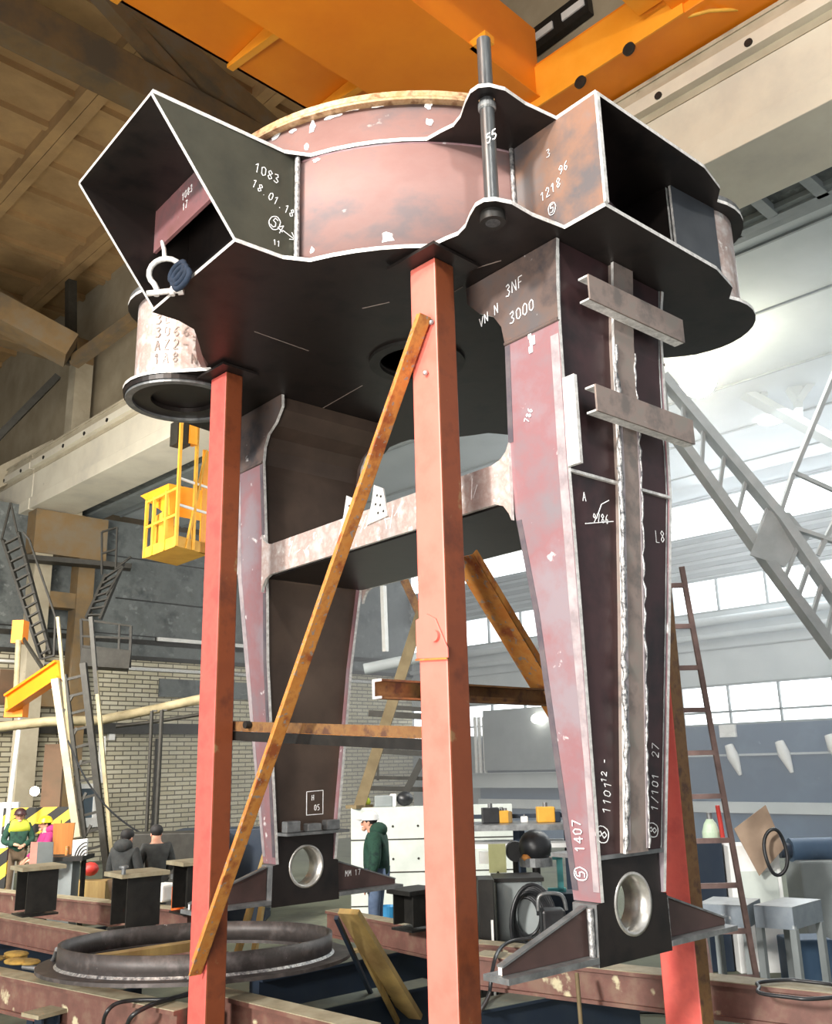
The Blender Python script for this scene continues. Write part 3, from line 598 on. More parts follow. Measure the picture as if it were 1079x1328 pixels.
# ================================================================== THE HALL
YF, XR = 27.0, 26.0
structure(MB().span((-6, -4, -.12), (27, 39, 0)), 'floor', M['floor'])
M['brick'] = brickmat('pale_brick', 'e2dcc4', 'd0c8aa', '6e6756', .52, .135, 0)
M['brickr'] = brickmat('pale_brick_side', 'dccfa6', 'c9b98c', '6f634c', .52, .135, 1)
wl = structure(MB().span((-2, YF, 0), (XR, YF+.3, 5.9)), 'wall_far', M['brick'])
structure(MB().span((-2, YF-.06, 5.9), (XR, YF+.3, 10.2)), 'wall_far_upper', M['slate'])
zz = lambda x, y: atY(x, y, YF).z
mb = MB()
for x0, x1, za, zb_ in ((13.2, 16.9, 7.72, 7.76), (12.0, 17.0, 9.05, 9.08), (9, 17, 6.6, 6.63)): mb.span((x0, YF-.08, za), (x1, YF-.06, zb_))
structure(mb, 'trim_1', M['blackst'])
structure(MB().span((-2, YF-.12, 5.86), (XR, YF, 5.98)).span((-2, YF-.10, 6.35), (XR, YF, 6.5)), 'trim_2', M['dkmetal'])
z1, z2 = zz(150, 952), zz(150, 938)
structure(MB().span((9.5, YF-.25, z1), (XR, YF, z2)), 'trim_3', M['dkmetal'])
structure(MB().span((12.4, YF-.1, zz(150, 868)), (XR, YF, zz(150, 864))).span((9, YF-.1, zz(60, 862)), (12.2, YF, zz(60, 859))), 'trim_4', M['white'])
def wallrect(x0, y0, x1, y1, d0=.06, d1=0.0): a = atY(x0, y0, YF); b = atY(x1, y1, YF); return (a.x, YF-d0, a.z), (b.x, YF-d1, b.z)
structure(MB().span(*wallrect(206, 880, 330, 908)), 'window_1', M['slate'])
structure(MB().span(*wallrect(0, 868, 38, 915)), 'window_2', M['gate'])
structure(MB().span(*wallrect(80, 872, 102, 918)), 'window_3', M['slate'])
a, b = wallrect(203, 958, 300, 1106)
d1_ = structure(MB().span((a[0], a[1], 0), b), 'door_1', M['gate'])
mb = MB().bar((a[0], YF-.1, 0), (a[0], YF-.1, b[2] if b[2] > a[2] else a[2]), .12, .12, 0, (0, 1, 0)); mb.build('door_frame', M['dkmetal'], d1_)
a, b = wallrect(96, 1022, 122, 1064)
w4 = structure(MB().span(a, b), 'window_4', M['glassd'])
MB().span(*wallrect(92, 1017, 126, 1022, .14)).span(*wallrect(90, 1062, 126, 1072, .14)).span(*wallrect(120, 1030, 126, 1064, .1)).build('window_frame', M['white'], w4)
a, b = wallrect(200, 832, 330, 838, .25, .15)
t = Thing('strip_light', a, 'white tube light fixed high on the far wall above the bricks', 'lamp'); t.part(MB().span(a, b), 'tube', M['white']); t.part(MB().span((a[0], a[1]+.1, a[2]), (b[0], YF-.06, b[2])), 'housing', M['dkmetal'])
a, b = wallrect(138, 946, 145, 960, .2, .06); single(MB().span(a, b), 'junction_box', M['white'], 'small white box on the far brick wall beside the tall ladder', 'box', a)
# right wall behind the side bay: panels, three bands of windows
zr = lambda x, y: atX(x, y, XR).z
def band(name, za, zb_, m, x0=0.0, y0=-3, y1=YF): return structure(MB().span((XR+x0, y0, za), (XR+.3, y1, zb_)), name, m)
B = [3.40, 4.60, 6.75, 7.83, 9.15, 10.35]
YB = atX(618, 900, XR).y
band('wall_right', 0, B[0], M['bluepanel'], y1=YB)
band('wall_right_low', 0, 3.4, M['greypaint'], y0=YB)
band('wall_right_middle', B[1], B[2], M['lightgrey'])
band('wall_right_upper', B[3], B[4], M['lightgrey'])
mb = MB()
for i in range(5): mb.span((XR-.10, -3, B[3]+.05+i*.27), (XR, YF, B[3]+.19+i*.27))
structure(mb, 'trim_5', M['greypaint'])
for n, (za, zb_) in enumerate(((B[0], B[1]), (B[2], B[3]), (B[4], B[5]))):
    wnd = structure(MB().span((XR+.12, -3, za), (XR+.16, YF, zb_)), 'window_%d' % (5+n), M['glasswin'])
    fr = MB()
    if n < 2:
        for k in range(19): fr.span((XR+.02, -2.0+k*1.55, za), (XR+.12, -1.95+k*1.55, zb_))
    fr.span((XR, -3, zb_-.06), (XR+.12, YF, zb_)).span((XR, -3, za), (XR+.12, YF, za+.06))
    if n == 0: fr.span((XR+.02, -3, za+.36), (XR+.12, YF, za+.42))
    fr.build('window_frame', M['greypaint'], wnd)
structure(MB().span((XR-.05, -3, 5.62), (XR, YF, 5.66)), 'trim_6', M['greypaint'])
structure(MB().span((XR-.08, -3, 2.52), (XR, YB, 2.58)).span((XR-.14, -3, .95), (XR, YB, 1.25)), 'trim_7', M['lightgrey'])
# heating pipes along the right wall
for dz, r_, lb in ((0, .13, 'upper thick grey heating pipe running along the window wall'), (-.45, .09, 'lower thinner grey heating pipe running along the window wall')):
    single(MB().tube([(XR-.3, -3, 6.45+dz), (XR-.3, YF-.3, 6.45+dz)], r_, 10), 'heating_pipe', M['lightgrey'], lb, 'pipe', (XR-.3, 10, 6.4+dz))
# side-bay ceiling
structure(MB().span((10.9, -3, 10.40), (XR+.3, YF, 10.55)), 'ceiling_side_bay', M['haze'])
mb = MB()
for x in (13.2, 15.4, 18.2, 21.0, 23.6): mb.span((x, -3, 10.36), (x+.05, YF, 10.40))
structure(mb, 'trim_8', M['greypaint'])
structure(MB().span((11.32, -3, 10.2), (12.0, 26.9, 10.38)), 'trim_9', M['slate'])
structure(MB().span((12.0, -3, 10.12), (12.5, 26.9, 10.38)), 'trim_10', M['greypaint'])
# concrete runway beam: two 12 m lengths with a joint over the column
def runway(y0, y1, lb):
    t = Thing('runway_beam', (10.6, y0, 9.9), lb, 'beam')
    t.part(MB().span((10.0, y0, 9.9), (11.3, y1, 10.24)).span((10.06, y0, 10.24), (11.1, y1, 11.0)), 'beam_body', M['concl'], .012)
    t.part(MB().span((9.92, y0, 11.12), (11.3, y1, 11.32)), 'top_flange', M['concl'])
    t.part(MB().span((10.05, y0, 11.0), (11.2, y1, 11.12)), 'shadow_gap', M['conc'])
    rl = t.part(MB().span((9.94, y0, 11.32), (10.06, y1, 11.40)).span((9.985, y0, 11.40), (10.015, y1, 11.52)).span((9.96, y0, 11.52), (10.04, y1, 11.58)), 'crane_rail', M['conc'])
    n = int((y1-y0)/1.3); mb = MB()
    for i in range(n): mb.cyl((9.90, y0+.6+i*1.3, 11.2), (9.93, y0+.6+i*1.3, 11.2), .055, n=10)
    t.part(mb, 'bolt', M['blackst'])
    return t
runway(14.23, 26.16, 'far length of the pale concrete crane beam, ending on the twin-legged column')
runway(2.0, 14.17, 'near length of the pale concrete crane beam, passing behind the orange crane')
runway(26.24, 38, 'concrete crane beam running off beyond the twin-legged column')
def pcol(lb, yc, legs=True):
    t = Thing('concrete_column', (10.3, yc, 0), lb, 'column')
    xa = atY(48, 780, yc).x if yc > 20 else 9.4; xb = atY(106, 765, yc).x if yc > 20 else 10.9; w = .5
    t.part(MB().span((xa-w/2, yc-.25, 0), (xa+w/2, yc+.25, 8.9)), 'inner_leg', M['conc'])
    t.part(MB().span((xb-w/2, yc-.25, 0), (xb+w/2, yc+.25, 8.9)), 'outer_leg', M['concd'])
    t.part(MB().span((xa-.35, yc-.3, 8.6), (xb+.55, yc+.3, 9.88)), 'head', M['concd'])
    for z in (7.1, 4.3): t.part(MB().span((xa+w/2, yc-.2, z), (xb-w/2, yc+.2, z+.45)), 'cross_piece', M['concd'])
    t.part(MB().span((10.95, yc-.25, 9.88), (11.5, yc+.25, 15.2)), 'upper_column', M['conc'])
    return t
pcol('twin-legged concrete column carrying the crane beam in the far left corner', 26.2)
# roof: chords along X at the column lines, slabs with ribs between them
def chord(y, lb, z=15.0):
    t = Thing('roof_truss', (4, y, z), lb, 'roof truss')
    t.part(MB().span((-6, y-.28, z-.25), (11.5, y+.28, z+.55)), 'lower_chord', M['concd'], .03)
    p = [(-6, 18.2), (0, 18.2), (5, 17.6), (11.4, 15.6)]
    for a, b in zip(p[:-1], p[1:]): t.part(MB().bar((a[0], y, a[1]-.4), (b[0], y, b[1]-.4), .45, .5), 'upper_chord', M['concd'])
    for a, b in (((-3, 15.5), (0, 17.7)), ((3, 15.5), (0, 17.7)), ((3, 15.5), (5, 17.2)), ((8, 15.5), (5, 17.2))): t.part(MB().bar((a[0], y, a[1]), (b[0], y, b[1]), .3, .3), 'diagonal', M['concd'])
    return t
chord(14.2, 'dusty concrete roof truss crossing the hall above the orange crane'); chord(26.2, 'far concrete roof truss resting on the twin-legged column'); chord(38, 'furthest concrete roof truss at the end of the hall')
mb = MB(); mr = MB()
for y0 in (2.2, 14.2, 26.2):
    for i in range(-2, 4):
        x0 = 1.55+3*i-.0
        mb.span((x0, y0, 18.0), (x0+2.98, y0+12, 18.12))
        for s in (0, 2.73): mr.span((x0+s, y0, 17.62), (x0+s+.25, y0+12, 18.0))
        for k in range(9): mr.span((x0+.25, y0+k*1.45, 17.82), (x0+2.73, y0+k*1.45+.18, 18.0))
structure(mb, 'ceiling', M['roof']); structure(mr, 'ceiling_ribs', M['roof'])
structure(MB().span((-6, 38.5, 0), (XR, 38.8, 18.2)), 'wall_end', M['roofd'])
structure(MB().span((11.8, -3, 10.56), (12.1, 39, 18.6)), 'wall_clerestory', mat('tan_upper_wall', 'a89c84', '94886f', .9, 0, .8))
structure(MB().span((-8.4, -12, 12.4), (-8.0, 45, 20)), 'sun_block_wall', M['concd'])  # unseen upper wall, added to keep the sun off the crane beam
# rods and struts in the roof
def strut(name, a, b, w, h, m, lb, cat='strut'): return single(MB().bar(a, b, w, h), name, m, lb, cat, a)
strut('roof_strut', atD(92, 470, 26), atD(92, 365, 26), .25, .25, M['dkmetal'], 'short dark steel post standing on the far concrete column')
strut('roof_strut', atD(95, 470, 26), atD(196, 398, 24), .3, .3, M['concd'], 'slotted brown steel strut rising from the far column towards the pin tube')
strut('roof_strut', atD(-30, 595, 26), atD(75, 488, 26), .18, .18, M['dkmetal'], 'thin dark strut sloping down to the left from the far column')
strut('roof_beam', atD(-20, 395, 25), atD(92, 455, 25), .9, .7, M['concd'], 'dusty sloping concrete beam reaching in from the left to the far column', 'beam')
strut('roof_beam', atD(-10, 625, 30), atD(75, 582, 30), .3, .6, M['conc'], 'pale beam low behind the far column at the left edge', 'beam')
# ================================================================== THE ORANGE BRIDGE CRANE
t = Thing('bridge_crane', (9.3, 7.6, 11.58), 'big orange overhead travelling crane crossing above the frame', 'crane')
zg = 11.75
yA = atZ(683, 61, zg).y; y0g = 7.0; y1g = 8.3; xE = 9.35
nearY = 6.75
gd = t.part(MB().span((-6, nearY, zg), (xE, 8.25, zg+1.25)), 'main_girder', M['orange'], .01)
t.sub(MB().span((-6, nearY-.06, zg-.02), (xE, 8.31, zg)), 'bottom_flange', M['orange'], gd)
yw = atZ(295, 83, zg+.25).y
wk = t.part(MB().span((-6, 8.31, zg+.25), (xE-.3, yw, zg+.29)).span((-6, yw-.04, zg+.25), (xE-.3, yw, zg+.42)), 'walkway', M['orange'])
for px in ((335, 55), (456, 112), (180, -40)):
    p = atZ(*px, zg+.1); t.sub(MB().prism([(p.x, 8.31, zg), (p.x, 8.31, zg+.24), (p.x, yw, zg+.24), (p.x, yw, zg+.18)], (.10, 0, 0)), 'bracket', M['orangel'], wk)
y2n = atZ(850, 60, zg).y; 
g2 = t.part(MB().span((-6, 3.2, zg), (xE, 4.55, zg+1.25)), 'main_girder', M['orange'], .01)
t.sub(MB().span((2.0, 4.55, zg+.1), (xE-.2, 4.95, zg+.14)), 'walkway', M['orangel'], g2)
et = t.part(MB().span((9.3, 2.2, 11.62), (10.3, 9.2, 12.35)), 'end_carriage', M['orange'], .01)
fp_ = atX(712, 100, 9.28)
t.sub(MB().span((9.27, 4.4, 11.60), (9.30, 7.1, 12.28)), 'carriage_plate', M['orangel'], et)
for px in ((752, 106), (815, 63)):
    q = atX(*px, 9.26); t.sub(MB().cyl((9.255, q.y, q.z), (9.29, q.y, q.z), .09, n=16), 'bolt_hole', M['blackst'], et)
for y in (3.0, 8.4): t.sub(MB().cyl((9.85, y, 11.78), (10.15, y, 11.78), .2, n=20), 'wheel', M['blackst'], et)
q = atZ(662, 32, zg-.02); t.sub(MB().span((q.x-.08, nearY-.28, zg-.02), (q.x+.10, nearY, zg+.1)), 'stop_block', M['orangel'], gd)
t.sub(MB().tube([atZ(890, 22, zg-.1), atZ(920, 14, zg-.2), atZ(960, 12, zg-.1), atZ(985, 0, zg)], .025, 6), 'cable', M['yellow'], g2)
# rooflights seen between the girders, hung frames of the side bay
for (a_, b_, w, lb) in (((690, 58), (765, 2), .5, 'black slotted vent strip high on the wall between the crane girders'),):
    p = atX(*a_, 11.7); q = atX(*b_, 11.7)
    tt = Thing('roof_vent', p, lb, 'vent'); tt.part(MB().bar(p, q, .15, w), 'frame', M['blackst'])
    for f0, f1 in ((.12, .42), (.58, .95)): tt.part(MB().bar(p.lerp(q, f0)-Vector((.09, 0, 0)), p.lerp(q, f1)-Vector((.09, 0, 0)), .03, .16), 'slot', M['white'])
t = Thing('ceiling_frame', atZ(1010, 250, 10.2), 'grey steel frame hung under the side-bay ceiling below the crane beam', 'frame')
for a_, b_ in (((930, 312), (1090, 240)), ((945, 243), (1090, 172)), ((957, 236), (1002, 276)), ((1018, 205), (1068, 250)), ((900, 330), (960, 300))):
    t.part(MB().bar(atZ(*a_, 10.15), atZ(*b_, 10.15), .16, .14), 'bar', M['greypaint'])
# lattice of the side-bay gantry leg
t = Thing('lattice_strut', atD(1000, 690, 15), 'pale grey lattice steel strut with rungs, slanting down behind the near leg', 'lattice strut')
S1 = [atD(860, 490, 15), atD(1012, 672, 15), atD(1100, 800, 15)]; S2 = [atD(862, 545, 15), atD(985, 715, 15), atD(1085, 850, 15)]
for S in (S1, S2):
    for a_, b_ in zip(S[:-1], S[1:]): t.part(MB().bar(a_, b_, .14, .27, 0, FWD), 'stringer', M['latst'])
for k in range(12):
    f = k/11; g = lambda S, f: S[0].lerp(S[1], f*2) if f < .5 else S[1].lerp(S[2], f*2-1)
    t.part(MB().bar(g(S1, f), g(S2, min(1, f+.02)), .05, .09, 0, FWD), 'rung', M['latst'])
c = atD(1003, 690, 14.9); t.part(MB().prism([c+RIGHT*x+Vector((0, 0, z)) for x, z in ((-.4, -.35), (-.05, .35), (.3, .3), (.55, -.1), (.1, -.55))], FWD*.03), 'gusset_plate', M['latst'])
for a_, b_, w in (((1008, 676), (1028, 615), .12), ((1028, 615), (1090, 465), .18), ((1015, 680), (1090, 705), .1), ((1060, 720), (1090, 660), .1), ((1028, 612), (1090, 640), .06)):
    t.part(MB().bar(atD(*a_, 15), atD(*b_, 15), .06, w, 0, FWD), 'brace', M['latst'])
# pale roof struts in the haze
t = Thing('roof_truss', atD(1000, 500, 22), 'pale truss under the side-bay ceiling beside the bright lamp', 'roof truss')
for a_, b_, w in (((925, 488), (1095, 580), .35), ((975, 425), (1035, 520), .25), ((1035, 520), (1095, 435), .22), ((980, 430), (990, 515), .16), ((940, 430), (1095, 400), .2), ((1035, 440), (1035, 545), .16)):
    t.part(MB().bar(atD(*a_, 21), atD(*b_, 21), .15, w, 0, FWD), 'strut', M['haze'])
lp = atZ(905, 492, 9.6)
t = Thing('flood_lamp', lp, 'glaring yellowish white flood lamp under the side-bay ceiling', 'lamp'); t.part(MB().sphere(lp, .36, 0, 16), 'bulb', M['lamp']); t.part(MB().cyl(lp+Vector((0, 0, .3)), lp+Vector((0, 0, .8)), .06), 'stem', M['greypaint'])
q = atZ(1000, 546, 10.33); single(MB().cyl(q, q+Vector((0, 0, .06)), .3, n=24), 'ceiling_lamp', M['lampw'], 'small round white lamp on the side-bay ceiling', 'lamp', q)

# dusty air in the side bay, as hazy as the photo shows it
hz = MB().span((12.2, -2.9, .05), (25.8, 26.9, 10.3)).build('haze', [], None)
hm_ = bpy.data.materials.new('dusty_air'); hm_.use_nodes = True; hn = hm_.node_tree; hn.nodes.remove(hn.nodes['Principled BSDF'])
vs_n = hn.nodes.new('ShaderNodeVolumeScatter'); vs_n.inputs['Density'].default_value = .024; vs_n.inputs['Color'].default_value = (.93, .96, 1, 1); vs_n.inputs['Anisotropy'].default_value = .2
hn.links.new(vs_n.outputs[0], hn.nodes['Material Output'].inputs['Volume']); hz.data.materials.append(hm_)
tag(hz, 'pale dusty haze filling the bright side bay behind the frame', 'haze', kind='stuff')
# ================================================================== LIGHT
w = bpy.data.worlds.new('world'); sc.world = w; w.use_nodes = True
bg = w.node_tree.nodes['Background']; bg.inputs[0].default_value = (.92, .96, 1.0, 1); bg.inputs[1].default_value = .42
def light(kind, name, loc, energy, color=(1, 1, 1), aim=None, **k):
    l = bpy.data.lights.new(name, kind); l.energy = energy; l.color = color
    for a, b in k.items(): setattr(l, a, b)
    o = bpy.data.objects.new(name, l); col.objects.link(o); o.location = loc
    if aim is not None: o.rotation_euler = (Vector(aim)-Vector(loc)).to_track_quat('-Z', 'Y').to_euler()
    return o
sun = light('SUN', 'daylight', (-10, 3, 8), 3.3, (1, .97, .92), None, angle=math.radians(5))
sun.rotation_euler = Vector((.92, .14, -.32)).to_track_quat('-Z', 'Y').to_euler()
light('AREA', 'crane_fill', (-2.5, 2.0, 2.2), 700, (1, .95, .88), (6, 9, 13), size=3.0)  # added fill from below, brightens the orange crane and roof
light('AREA', 'high_crane_fill', (-4, 4, 11.2), 1000, (1, .93, .82), (6, 9, 15.5), size=2.5)  # second added fill, set high to brighten crane and roof only
light('POINT', 'front_hall_lamp', (0, -3, 10), 1300, (1, .96, .9), shadow_soft_size=.3)
light('POINT', 'flood_lamp_light', lp-Vector((0, 0, .9)), 160, (1, .97, .85), shadow_soft_size=.4)
light('AREA', 'side_bay_daylight', (XR-.5, 9, 8), 1300, (.9, .96, 1), (14, 9, 4), size=8, shape='RECTANGLE', size_y=14)
light('AREA', 'far_wall_fill', (4, 15, 6.5), 1100, (1, .95, .86), (15, 27, 3.0), size=3)  # added fill for the bricks and people at the far wall
light('AREA', 'side_bay_fill', (17, 8, 9.9), 800, (.93, .97, 1), (17, 8, 0), size=8)  # added overhead fill that brightens the side bay
sc.view_settings.view_transform = 'Standard'; sc.view_settings.look = 'None'; sc.view_settings.gamma = 1; sc.view_settings.use_curve_mapping = False
sc.view_settings.exposure = .35
# ================================================================== JIG BEAMS AND THE THINGS STANDING ON THEM
ZJ = .72
def jig(a, b, w, h, z, label, cat='beam', m=None, grp='jig beams on the floor'):
    p = atZ(*a, z); q = atZ(*b, z); p.z = q.z = z
    t = Thing('jig_beam', (p.x, p.y, 0 if h >= z else z-h), label, cat, grp)
    t.part(MB().ibeam(p-Vector((0, 0, h/2)), q-Vector((0, 0, h/2)), h, w, w*.7, .03, 0), 'beam_body', m or M['brownbeam'])
    t.part(MB().bar(p+Vector((0, 0, .003)), q+Vector((0, 0, .003)), w*.98, .006, 0), 'dusty_top', M['topflange'])
    return t
jig((-40, 1252), (240, 1308), .22, .30, ZJ, 'brown jig beam nearest the camera at the lower left, under the cables')
jig((262, 1280), (480, 1332), .22, .30, ZJ, 'brown jig beam with a dusty top running from the left red column down to the right')
jig((-40, 1180), (285, 1236), .22, .30, ZJ, 'brown jig beam under the two black pedestals at the left')
jig((-40, 1151), (250, 1180), .25, .30, ZJ, 'brown jig beam furthest left behind the two black pedestals')
jig((430, 1180), (562, 1204), .2, .30, ZJ, 'brown jig beam beyond the far foot of the frame')
jig((560, 1216), (700, 1229), .2, .30, ZJ, 'grey brown jig beam in front of the coiled welding cable')
jig((620, 1236), (1120, 1288), .26, .28, .78, 'long reddish brown beam lying behind the near foot and the ladder')
M['bluetop'] = mat('dusty_blue_top', '6d7264', '585f58', .7, 0, 4.0)
def girder(a, b, w, h, z, label):
    p = atZ(*a, z); q = atZ(*b, z); p.z = q.z = z
    t = Thing('cross_girder', (p.x, p.y, max(0, z-h)), label, 'girder', 'dark blue cross girders')
    t.part(MB().ibeam(p-Vector((0, 0, h/2)), q-Vector((0, 0, h/2)), h, w, w*.6, .025, 0), 'girder_body', M['bluebeam'])
    t.part(MB().bar(p+Vector((0, 0, .003)), q+Vector((0, 0, .003)), w*.98, .006, 0), 'dusty_top', M['bluetop'])
    return t
girder((608, 1306), (816, 1266), .34, .50, .5, 'dark blue girder with a grey dusty top in front of the near foot')
girder((-30, 1226), (110, 1208), .2, .42, .42, 'dark blue cross girder at the left edge between the two front jig beams')
girder((60, 1212), (135, 1200), .2, .42, .42, 'dark blue cross girder behind the left pedestal')
girder((40, 1306), (180, 1276), .2, .42, .42, 'dark blue cross girder under the left end of the steel ring')
girder((330, 1322), (560, 1272), .3, .42, .42, 'dark blue cross girder under the leaning plank')
girder((330, 1268), (560, 1222), .3, .42, .42, 'dark blue girder right of the steel ring behind the leaning plank')
p = atZ(62, 1312, .55); t = Thing('steel_plate', (p.x, p.y, 0), 'small grey steel plate on a bracket at the lower left corner', 'plate')
t.part(MB().box((p.x, p.y, .55), (.34, .24, .03), 0, .2), 'plate', M['topflange']); t.part(MB().ibeam((p.x, p.y, 0), (p.x, p.y, .535), .16, .14, .02, .02, 0, (1, 0, 0)), 'bracket', M['bluebeam'])
# ring on the jig
zr0 = ZJ+.07; cR = atZ(258, 1243, zr0+.02); 
pL, pRr = atZ(38, 1263, zr0), atZ(452, 1238, zr0); cR = (pL+pRr)/2+FWD*.17; rr = (pL-pRr).length/2
t = Thing('steel_ring', (cR.x, cR.y, zr0), 'big dark rolled steel ring with a flat flange lying on the jig beams', 'ring')
rb = t.part(MB().lathe([(rr-.20, .03), (rr-.175, .03), (rr-.175, .205), (rr-.20, .205)], (cR.x, cR.y, zr0), 96), 'upstand', M['ringst'])
for p_ in rb.data.polygons: p_.use_smooth = abs(p_.normal.z) < .5
t.part(MB().lathe([(rr-.26, 0), (rr, 0), (rr, .03), (rr-.26, .03)], (cR.x, cR.y, zr0), 96), 'flange', M['ringst'])
t.part(MB().lathe([(rr-.175, .03), (rr-.155, .03), (rr-.175, .05)], (cR.x, cR.y, zr0), 96), 'weld_seam', M['weld'])
t.e.rotation_mode = 'QUATERNION'; t.e.rotation_quaternion = Matrix.Rotation(math.radians(-2.7), 3, RIGHT).to_quaternion()   # its near edge lies higher than the far one
a = atZ(105, 1248, zr0+.06); b = atZ(250, 1226, zr0+.06)
single(MB().bar(a, b, .14, .08), 'timber_batten', M['wood'], 'pale yellow timber batten lying inside the steel ring', 'timber', a)
a = atZ(245, 1252, zr0+.05); b = atZ(330, 1238, zr0+.05)
single(MB().bar(a, b, .12, .06), 'timber_batten', M['wood'], 'timber batten lying in the right half of the steel ring', 'timber', a)
# pedestals: short I-sections between two plates
def pedestal(px, base_y, z0, w, h, label, rz=-.06, top=M['topflange']):
    p = atZ(px, base_y, z0)
    t = Thing('pedestal', (p.x, p.y, z0), label, 'pedestal', 'black I-section pedestals', rz)
    def L(x, y, z): return (p.x+x, p.y+y, z0+z)
    R3 = Matrix.Rotation(rz, 3, 'Z')
    def bx(x, y, z, a, b, c): return MB().box(Vector((p.x, p.y, z0)) + R3 @ Vector((x, y, z)), (a, b, c), 0, rz)
    t.part(bx(0, 0, .012, w*1.05, w*.95, .024), 'base_plate', M['blackst'])
    t.part(bx(0, 0, h-.025, w*1.3, w*1.1, .05), 'top_plate', top, .004)
    t.part(bx(-.01, 0, h/2, .015, w*.9, h-.1), 'column_web', M['blackst'])
    for s in (1, -1): t.part(bx(0, s*w*.45, h/2, w*.9, .018, h-.1), 'column_flange', M['blackst'])
    return t
pedestal(45, 1186, ZJ, .44, .61, 'left black pedestal of the two standing on the second jig beam')
pedestal(174, 1205, ZJ, .46, .64, 'right black pedestal beside the steel ring, with a bolt on its top plate')
pedestal(250, 1183, ZJ, .44, .64, 'black pedestal half hidden behind the left red column')
pedestal(538, 1205, ZJ, .37, .43, 'dark pedestal between the far foot and the middle red column', top=M['blackst'])
p = atZ(160, 1134, 1.36); 
single(MB().cyl((p.x, p.y, 1.36), (p.x, p.y, 1.43), .025, n=8).cyl((p.x, p.y, 1.43), (p.x, p.y, 1.455), .055, n=6), 'bolt', M['greyst'], 'loose bolt standing on the right black pedestal', 'bolt', p)
p = atD(231, 1160, 13.6); t = Thing('spray_bottle', (p.x, p.y, p.z-.2), 'orange canister hung on the half hidden black pedestal', 'canister')
t.part(MB().cyl((p.x, p.y, p.z-.2), (p.x, p.y, p.z+.1), .085, n=16), 'body', M['orangep'], .01); t.part(MB().cyl((p.x, p.y, p.z+.1), (p.x, p.y, p.z+.2), .04, n=12), 'neck', M['blackst']); t.part(MB().box((p.x, p.y, p.z+.23), (.2, .08, .06)), 'handle', M['greyst'])
p = atD(212, 1157, 14.2); single(MB().box(p, (.35, .3, .22), 0, .3), 'cement_bag', M['white'], 'small white and red package beside the right black pedestal', 'package', p, None, .03)
# cable and rag on the front beam
def cable(name, pts, r, label, cat, m=None): return single(MB().tube(pts, r, 8), name, m or M['rubber'], label, cat, pts[0])
def smooth(P, n=8):
    out = []
    for i in range(len(P)-1):
        p0 = P[max(i-1, 0)]; p1 = P[i]; p2 = P[i+1]; p3 = P[min(i+2, len(P)-1)]
        for k in range(n):
            t = k/n; out.append(.5*((2*p1)+(-p0+p2)*t+(2*p0-5*p1+4*p2-p3)*t*t+(-p0+3*p1-3*p2+p3)*t**3))
    return out+[P[-1]]
cable('rubber_hose', smooth([atZ(133, 1345, ZJ-.3), atZ(136, 1318, ZJ-.05), atZ(150, 1302, ZJ+.03), atZ(178, 1297, ZJ+.03), atZ(215, 1296, ZJ+.03), atZ(245, 1290, ZJ+.03)]), .016, 'black hose looping over the front jig beam, left one of two', 'hose')
cable('rubber_hose', smooth([atZ(163, 1350, ZJ-.3), atZ(168, 1322, ZJ-.04), atZ(190, 1306, ZJ+.03), atZ(220, 1296, ZJ+.03), atZ(246, 1288, ZJ+.03)]), .018, 'black hose looping over the front jig beam, right one of two', 'hose')
p = atZ(20, 1250, ZJ+.03); t = Thing('ochre_rag', p, 'dirty ochre rag lying crumpled on the front jig beam', 'rag')
mb = MB(); r_ = random.Random(2)
for k in range(6): mb.sphere(p+Vector((r_.uniform(-.15, .15), r_.uniform(-.4, .4), r_.uniform(.0, .05))), .11, 0, 10, (1, 1.6, .22))
t.part(mb, 'cloth', mat('dirty_ochre_cloth', 'a5843c', '6d5728', .9, 0, 7.0))
cable('hook_bar', smooth([atZ(30, 1254, ZJ+.03), atZ(58, 1256, ZJ+.03), atZ(68, 1247, ZJ+.09), atZ(74, 1231, ZJ+.24)]), .022, 'bent steel hook bar standing up at the left end of the ring', 'hook', M['greyst'])
# leaning plank, rods and timber props
a = atZ(535, 1318, .18); b = atD(452, 1182, 8.7)
single(MB().bar(a, b, .20, .05, 0, (0, 0, 1)), 'plank', M['wood'], 'wide weathered plank leaning up towards the far foot', 'plank', a)
a = atZ(500, 1330, .02); b = atD(436, 1190, 8.6); single(MB().bar(a, b, .035, .035), 'steel_bar', M['bluebeam'], 'thin dark steel bar leaning left of the plank', 'bar', a)
a = atZ(516, 1326, .15); b = atD(448, 1190, 8.9); single(MB().bar(a, b, .03, .05), 'timber_lath', M['wood'], 'thin lath leaning between the dark bar and the plank', 'lath', a)
for a_, b_, lb in (((304, 1186), (349, 1092), 'longer left one of two pale timber props behind the left red column'), ((328, 1178), (349, 1118), 'shorter right one of two pale timber props behind the left red column')):
    a = atZ(*a_, .02) if False else atD(*a_, 13.2); b = atD(*b_, 13.6); a.z = .02
    single(MB().bar(a, b, .06, .08), 'timber_prop', M['wood'], lb, 'prop', a)
# trestle leg seen between the far leg and the middle column
t = Thing('trestle', atD(468, 1052, 17.65), 'tan steel trestle strut slanting behind the far leg of the frame', 'trestle')
a = atD(466, 1046, 17.65); b = atD(546, 795, 17.65)
t.part(MB().bar(a, b, .2, .24, 0, FWD), 'strut', M['tanst']); t.part(MB().bar(atD(546, 800, 17.65), atD(524, 752, 17.65), .15, .17, 0, FWD), 'strut', M['rustdark'])
t.part(MB().box(a, (.4, .3, .06)), 'foot', M['tanst'])
